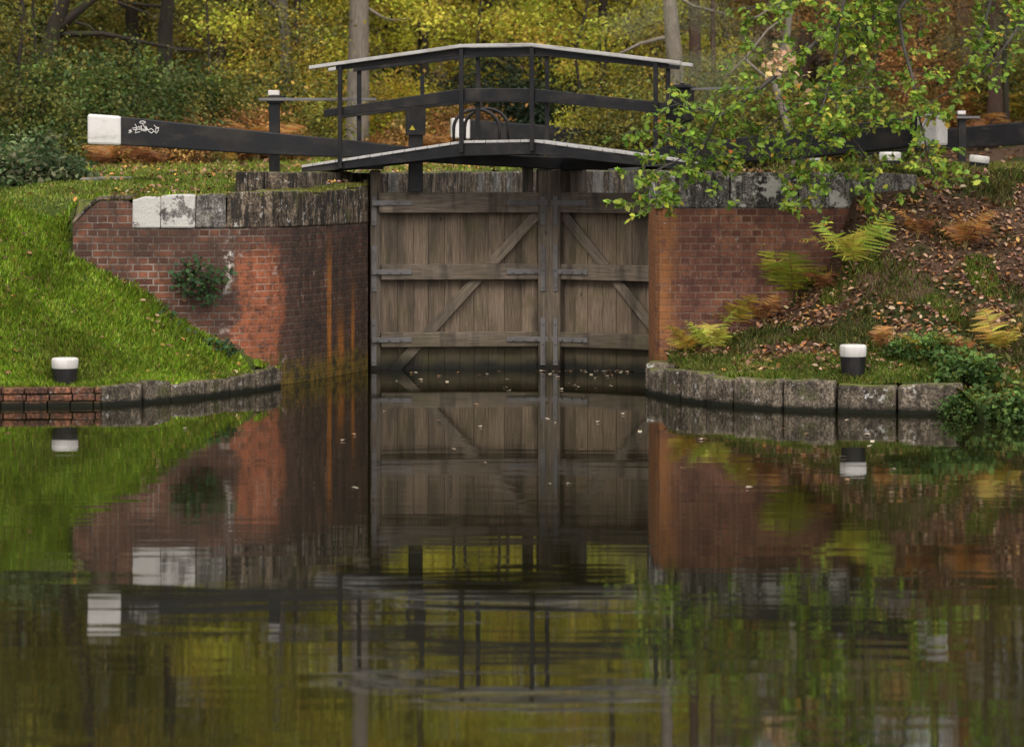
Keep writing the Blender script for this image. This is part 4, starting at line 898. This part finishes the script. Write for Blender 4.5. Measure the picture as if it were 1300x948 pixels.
for px, py, kind, n, sc, lab in (
    (1002, 380, 'green', 8, .74, 'tall upright yellow-green fern against the right brick wall'),
    (935, 422, 'gold', 6, .42, 'drooping yellow fern low against the right brick wall'),
    (872, 452, 'gold', 6, .36, 'small yellow fern at the foot of the right wall corner'),
    (905, 450, 'green', 5, .4, 'small green fern beside the yellow one at the wall foot'),
    (1085, 345, 'green', 6, .55, 'spreading yellow-green fern at the upper end of the brickwork'),
    (1045, 372, 'rust', 5, .32, 'withered brown fern between the two green ferns on the wall'),
    (970, 412, 'rust', 5, .32, 'withered dark brown fern under the tall upright fern'),
    (1225, 318, 'rust', 8, .46, 'large orange bracken clump on the upper right bank'),
    (1165, 305, 'rust', 5, .4, 'low orange bracken left of the large clump on the right bank'),
    (1215, 460, 'rust', 5, .35, 'faded brown fern low on the right bank behind the bramble'),
    (1270, 450, 'gold', 6, .42, 'orange yellow fern above the bramble at the right edge'),
    (1165, 460, 'gold', 4, .28, 'little bright yellow fern right of the bollard'),
    (1120, 445, 'rust', 4, .3, 'small brown fern just above the right bollard')):
    fern(px, py, yfor(px, py), kind, n, sc, lab, seed=3)
for px, Y, kind, sc, lab in (
    (285, 50, 'gold', .62, 'golden bracken above the left balance beam beside the rust bush'), (325, 51, 'rust', .9, 'rusty bracken above the left balance beam left of the paddle stand'),
    (560, 57, 'rust', .85, 'pinkish brown bracken behind the paddle post'),
    (1120, 60, 'rust', .9, 'rusty bracken above the right balance beam'), (1160, 62, 'rust', 1.0, 'rusty bracken on the wooded slope above the beam end'),
    (1250, 60, 'rust', .9, 'rusty bracken above the distant dark beam'), (1290, 62, 'gold', .9, 'golden bracken at the right edge of the slope'),
    (1200, 62, 'rust', 1.1, 'rusty bracken high on the wooded slope'), (1040, 56, 'rust', .9, 'rusty bracken behind the hanging oak leaves'),
    (185, 47, 'rust', .5, 'brown bracken under the white beam end'), (135, 48, 'rust', .5, 'brown bracken left of the white beam end')):
    fern(px, 0, Y, kind, 9, sc, lab, seed=9)
plant('bush_rust', at(300, 52), 52, .9, 1, 'bush', 'rust brown bush just above the left balance beam', 'bush', trunk='stem', crown='foliage')
plant('bush_rust', at(565, 60), 60, 1.1, 2, 'bush', 'brown withered bush behind the paddle post', 'bush', trunk='stem', crown='foliage')
plant('bush_rust', at(200, 49), 49, .8, 3, 'bush', 'low brown undergrowth clump under the left beam', 'bush', trunk='stem', crown='foliage')
plant('bush_rust', at(1200, 63), 63, 1.2, 4, 'bush', 'brown undergrowth clump on the slope above the right beam end', 'bush', trunk='stem', crown='foliage')
plant('ivybush', at(38, 36.5), 36.5, .85, .5, 'ivy_bush', 'dark glossy ivy bush on the lawn at the left edge', 'bush', trunk='stem', crown='foliage')
plant('ivybush', at(-50, 36.5), 36.5, .9, 2, 'ivy_bush', 'dark ivy bush cut by the left edge of the picture', 'bush', trunk='stem', crown='foliage')
for px, Y, sc, lab in ((1180, 30.5, .42, 'bramble sprawling behind the last stone of the right kerb'), (1278, 29.2, .62, 'broad leafy bramble trailing to the water at the right'), (1330, 29.2, .75, 'bramble cut by the right edge above the water'), (1225, 30.1, .62, 'bramble behind the kerb end on the right bank'), (1148, 30.6, .3, 'small bramble tuft behind the kerb right of the bollard'), (1232, 29.35, .42, 'low bramble tuft hanging over the water at the end of the right kerb'), (1400, 29.3, 1.0, 'large bramble beyond the right edge at the water'), (1520, 29.2, .9, 'bramble far beyond the right edge at the water')):
    plant('bramble', at(px, Y), Y, sc, px, 'bramble', lab, 'bramble', trunk='stem', crown='foliage')
# ivy on the left wall
def ivy(name, label, spots, seed):
    rg_ = np.random.default_rng(seed); c_ = []; mb = MB()
    for px, py, rx, ry, n, Yw in spots:
        p0 = P(px, py, Yw-.03)
        for _ in range(n):
            q = P(px+rg_.normal()*rx*.45, py+rg_.normal()*ry*.45, Yw-.03); q[1] -= abs(rg_.normal())*.05; c_.append(q)
        for _ in range(4): mb.tube([p0+[0, .02, 0], P(px+rg_.normal()*rx*.4, py+rg_.normal()*ry*.4, Yw-.03)], [.006, .003], 4)
    c_ = np.array(c_); base = c_.mean(0); base[1] = spots[0][5]
    r = thing('ivy', base, label, 'ivy'); build('stem', mb, BARKD, r)
    link('foliage', leafmesh('foliage', c_-base, rg_.uniform(.035, .075, len(c_)), pal([(.03, .065, .02), (.05, .10, .03), (.09, .13, .04), (.12, .06, .03)], len(c_), rg_, .2, [.45, .35, .15, .05]), LEAF, 'hex', .2, rg=rg_, bias=(0, -1.5, 0)), r)
ivy('ivy', 'patch of dark ivy growing on the left brick wall', [(250, 360, 26, 22, 150, 33.0), (275, 352, 22, 16, 80, 33.0), (230, 350, 18, 12, 40, 33.0), (250, 335, 14, 12, 30, 33.0), (262, 380, 16, 12, 30, 33.0)], 5)
ivy('ivy', 'ivy trailing along the foot of the left brick wall', [(195, 395, 22, 14, 90, 32.95), (212, 405, 14, 14, 60, 32.9), (240, 425, 18, 8, 50, 32.85), (265, 436, 20, 8, 70, 32.8), (290, 442, 18, 8, 60, 32.8)], 6)
# ------------------------------------------------------------------ grass, litter
def grass(name, x0, x1, y0, y1, n, hmin, hmax, wd, palette, seed, mask=None, w=None, pts=None):
    rg_ = np.random.default_rng(seed); X = rg_.uniform(x0, x1, n*3); Y = rg_.uniform(y0, y1, n*3)
    ok = ~inpoly(X, Y, CANALG)
    if mask is not None: ok &= mask(X, Y, rg_)
    X, Y = X[ok][:n], Y[ok][:n]; n = len(X); Z = h(X, Y)
    if pts is not None: X, Y, Z = pts.T; n = len(X)
    cl = .6+.55*(np.sin(X*5.3+Y*3)*np.sin(Y*6.1-X*2)*.5+.5)
    hh = rg_.uniform(hmin, hmax, n)*cl; az = rg_.uniform(0, 6.28, n); bend = rg_.uniform(.1, .9, n)*hh; wv = np.c_[np.sin(az), -np.cos(az), np.zeros(n)]*(wd*rg_.uniform(.6, 1.3, n))[:, None]
    b = np.c_[X, Y, Z-.01]; dv = np.c_[np.cos(az), np.sin(az), np.zeros(n)]
    mid = b+dv*(bend*.3)[:, None]+np.c_[np.zeros(n), np.zeros(n), hh*.6]; tip = b+dv*bend[:, None]+np.c_[np.zeros(n), np.zeros(n), hh]
    V = np.stack([b-wv/2, b+wv/2, mid+wv*.4, tip, mid-wv*.4], 1)
    me = bpy.data.meshes.new(name); me.vertices.add(n*5); me.vertices.foreach_set('co', V.astype('f').ravel()); me.loops.add(n*5); me.loops.foreach_set('vertex_index', np.arange(n*5, dtype='i'))
    me.polygons.add(n); me.polygons.foreach_set('loop_start', np.arange(0, n*5, 5, dtype='i')); me.update(calc_edges=True)
    c_ = pal(palette, n, rg_, .2, w); pt_ = (np.sin(X*1.9+1)*np.sin(Y*2.3+X)+rg_.normal(0, .3, n)) > .75; c_[pt_] = c_[pt_]*.5+np.array([.12, .09, .03])*.6
    a = me.attributes.new('lc', 'FLOAT_COLOR', 'FACE'); a.data.foreach_set('color', np.c_[c_, np.ones(n)].astype('f').ravel()); me.materials.append(GRASS)
    tag(link(name, me), kind='stuff')
CANALG = [(x, y-.1) for x, y in CANAL]
GP = [(.26, .40, .03), (.34, .49, .04), (.19, .30, .03), (.42, .47, .07), (.46, .39, .12)]
onwall = lambda X, Y: ((X > -4.95) & (X < -2.4) & (Y > 32.97) & (Y < 33.38)) | ((X > 1.55) & (X < 4.5) & (Y > 32.95) & (Y < 33.45))
mk = lambda X, Y, r: ~onwall(X, Y)
grass('bank_grass', -7.5, -2.55, 30.7, 33.4, 70000, .04, .12, .011, GP, 1, mk, [.34, .3, .2, .11, .05])
xl = lambda Y: chL(0)[0]-.5+.23*(Y-36.1)
grass('lawn_grass', -9, 5, 33.3, 40, 60000, .03, .08, .012, [(.2, .30, .03), (.28, .34, .05), (.34, .32, .08), (.14, .22, .03)], 2, lambda X, Y, r: ~onwall(X, Y) & (X < np.minimum(xl(Y), -2.0+np.maximum(0, Y-36)*.23)) & ~((X > -3.3) & (Y > 34.4) & (Y < 36.4)))
grass('far_lawn_grass', -14, 9, 40, 62, 60000, .05, .12, .02, [(.24, .36, .03), (.3, .36, .05), (.34, .3, .08)], 3, lambda X, Y, r: X < xl(Y))
pp_, ss_ = resample(WL, .02); oo_ = offset(pp_, 1.0)-pp_; rgm = np.random.default_rng(8); ii = rgm.integers(0, len(pp_), 17000); ii = ii[(ss_[ii] > .2) & (np.sin(ss_[ii]*4)+np.sin(ss_[ii]*11)+rgm.normal(0, .6, len(ii)) > -.6)]
q_ = pp_[ii]+oo_[ii]*(-.015+.45*rgm.random(len(ii))**.9)[:, None]
grass('coping_moss', 0, 1, 40, 41, 10, .015, .05, .011, [(.2, .22, .04), (.28, .27, .05), (.14, .17, .03), (.34, .28, .08)], 21, None, None, np.c_[q_, [ztL(u)+.0 for u in ss_[ii]]])
pat = lambda X, Y: np.sin(X*2.1+.5)*np.sin(Y*2.9-X*1.1)+.5*np.sin(X*6+Y*5)
grass('kerb_grass', 1.55, 5.2, 29.9, 33.0, 26000, .03, .09, .01, [(.16, .25, .03), (.22, .28, .04), (.32, .29, .08), (.10, .16, .02)], 4, lambda X, Y, r: (Y < np.interp(X, [1.5, 2.1, 2.7, 3.8, 5], [33, 32.3, 31.5, 30.8, 30.4])+r.normal(0, .12, len(X))) | (pat(X, Y) > .75))
grass('slope_grass', 1.7, 15, 28.9, 34.5, 36000, .04, .12, .01, [(.10, .13, .03), (.14, .16, .035), (.18, .15, .04)], 5, lambda X, Y, r: (pat(X+1, Y) > .3) & ((Y > 30.5) | (X > 5)))
grass('verge_grass', 2.3, 16, 33.4, 46, 30000, .05, .14, .014, [(.2, .24, .04), (.27, .27, .06), (.32, .26, .09)], 6, lambda X, Y, r: ~onwall(X, Y) & (X > chR(0)[0]+.5+.23*(Y-35.15)))
def litter(name, x0, x1, y0, y1, n, s0, s1, palette, seed, mask, lift=.01, kind='stuff'):
    rg_ = np.random.default_rng(seed); X = rg_.uniform(x0, x1, n*4); Y = rg_.uniform(y0, y1, n*4); ok = ~inpoly(X, Y, CANALG) & ~onwall(X, Y) & mask(X, Y, rg_)
    X, Y = X[ok][:n], Y[ok][:n]; Z = h(X, Y)+lift+rg_.uniform(0, .02, len(X))
    tag(link(name, leafmesh(name, np.c_[X, Y, Z], rg_.uniform(s0, s1, len(X)), pal(palette, len(X), rg_, .3), LITTER, 'hex', 1.0, rg=rg_)), kind=kind)
BR = [(.30, .17, .10), (.2, .10, .055), (.38, .25, .16), (.12, .06, .035), (.34, .16, .05)]
litter('leaf_litter', 1.7, 15, 28.8, 34, 32000, .035, .08, BR, 11, lambda X, Y, r: (pat(X+1, Y) < .5) & (Y > np.interp(X, [1.5, 2.1, 2.7, 3.8, 4.5, 5.2], [32.6, 31.4, 30.8, 30.5, 30.4, 29.0])+r.normal(0, .15, len(X))))
litter('fallen_leaves', -8, 0, 30.8, 46, 2800, .035, .075, BR+[(.45, .28, .05)], 12, lambda X, Y, r: (np.sin(X*1.3)*np.sin(Y*1.1+X) > .3) | (r.random(len(X)) < .12), .05)
litter('wood_litter', -25, 30, 43, 75, 26000, .07, .14, BR, 13, lambda X, Y, r: (Y+.1*np.abs(X) > 47+r.normal(0, 1, len(X))))
# leaves floating by the gate
rgf = np.random.default_rng(4); fl = []
for i in range(100):
    px = rgf.uniform(480, 815) if i < 74 else rgf.uniform(200, 1180); py = 472+rgf.exponential(16) if i < 74 else rgf.uniform(530, 620)
    if i < 34: px, py = rgf.uniform(680, 800), 471.5+rgf.normal()*.6
    Y = F*H/(py-HOR); fl.append((at(px, Y), Y))
base = [leafmesh('floating_leaf', np.zeros((1, 3)), .075*s_, np.array([c_]), LITTER, 'hex', 9., rg=rgf) for s_, c_ in ((1, (.42, .33, .24)), (.8, (.3, .16, .08)), (.9, (.5, .42, .3)))]
for i, (x, y) in enumerate(fl):
    o = link('floating_leaf', base[i % 3], None, (x, y, .006)); o.rotation_euler = (0, 0, rgf.uniform(0, 6.28)); tag(o, 'small pale fallen leaf floating flat on the dark water', 'leaf', 'leaves floating on the water')
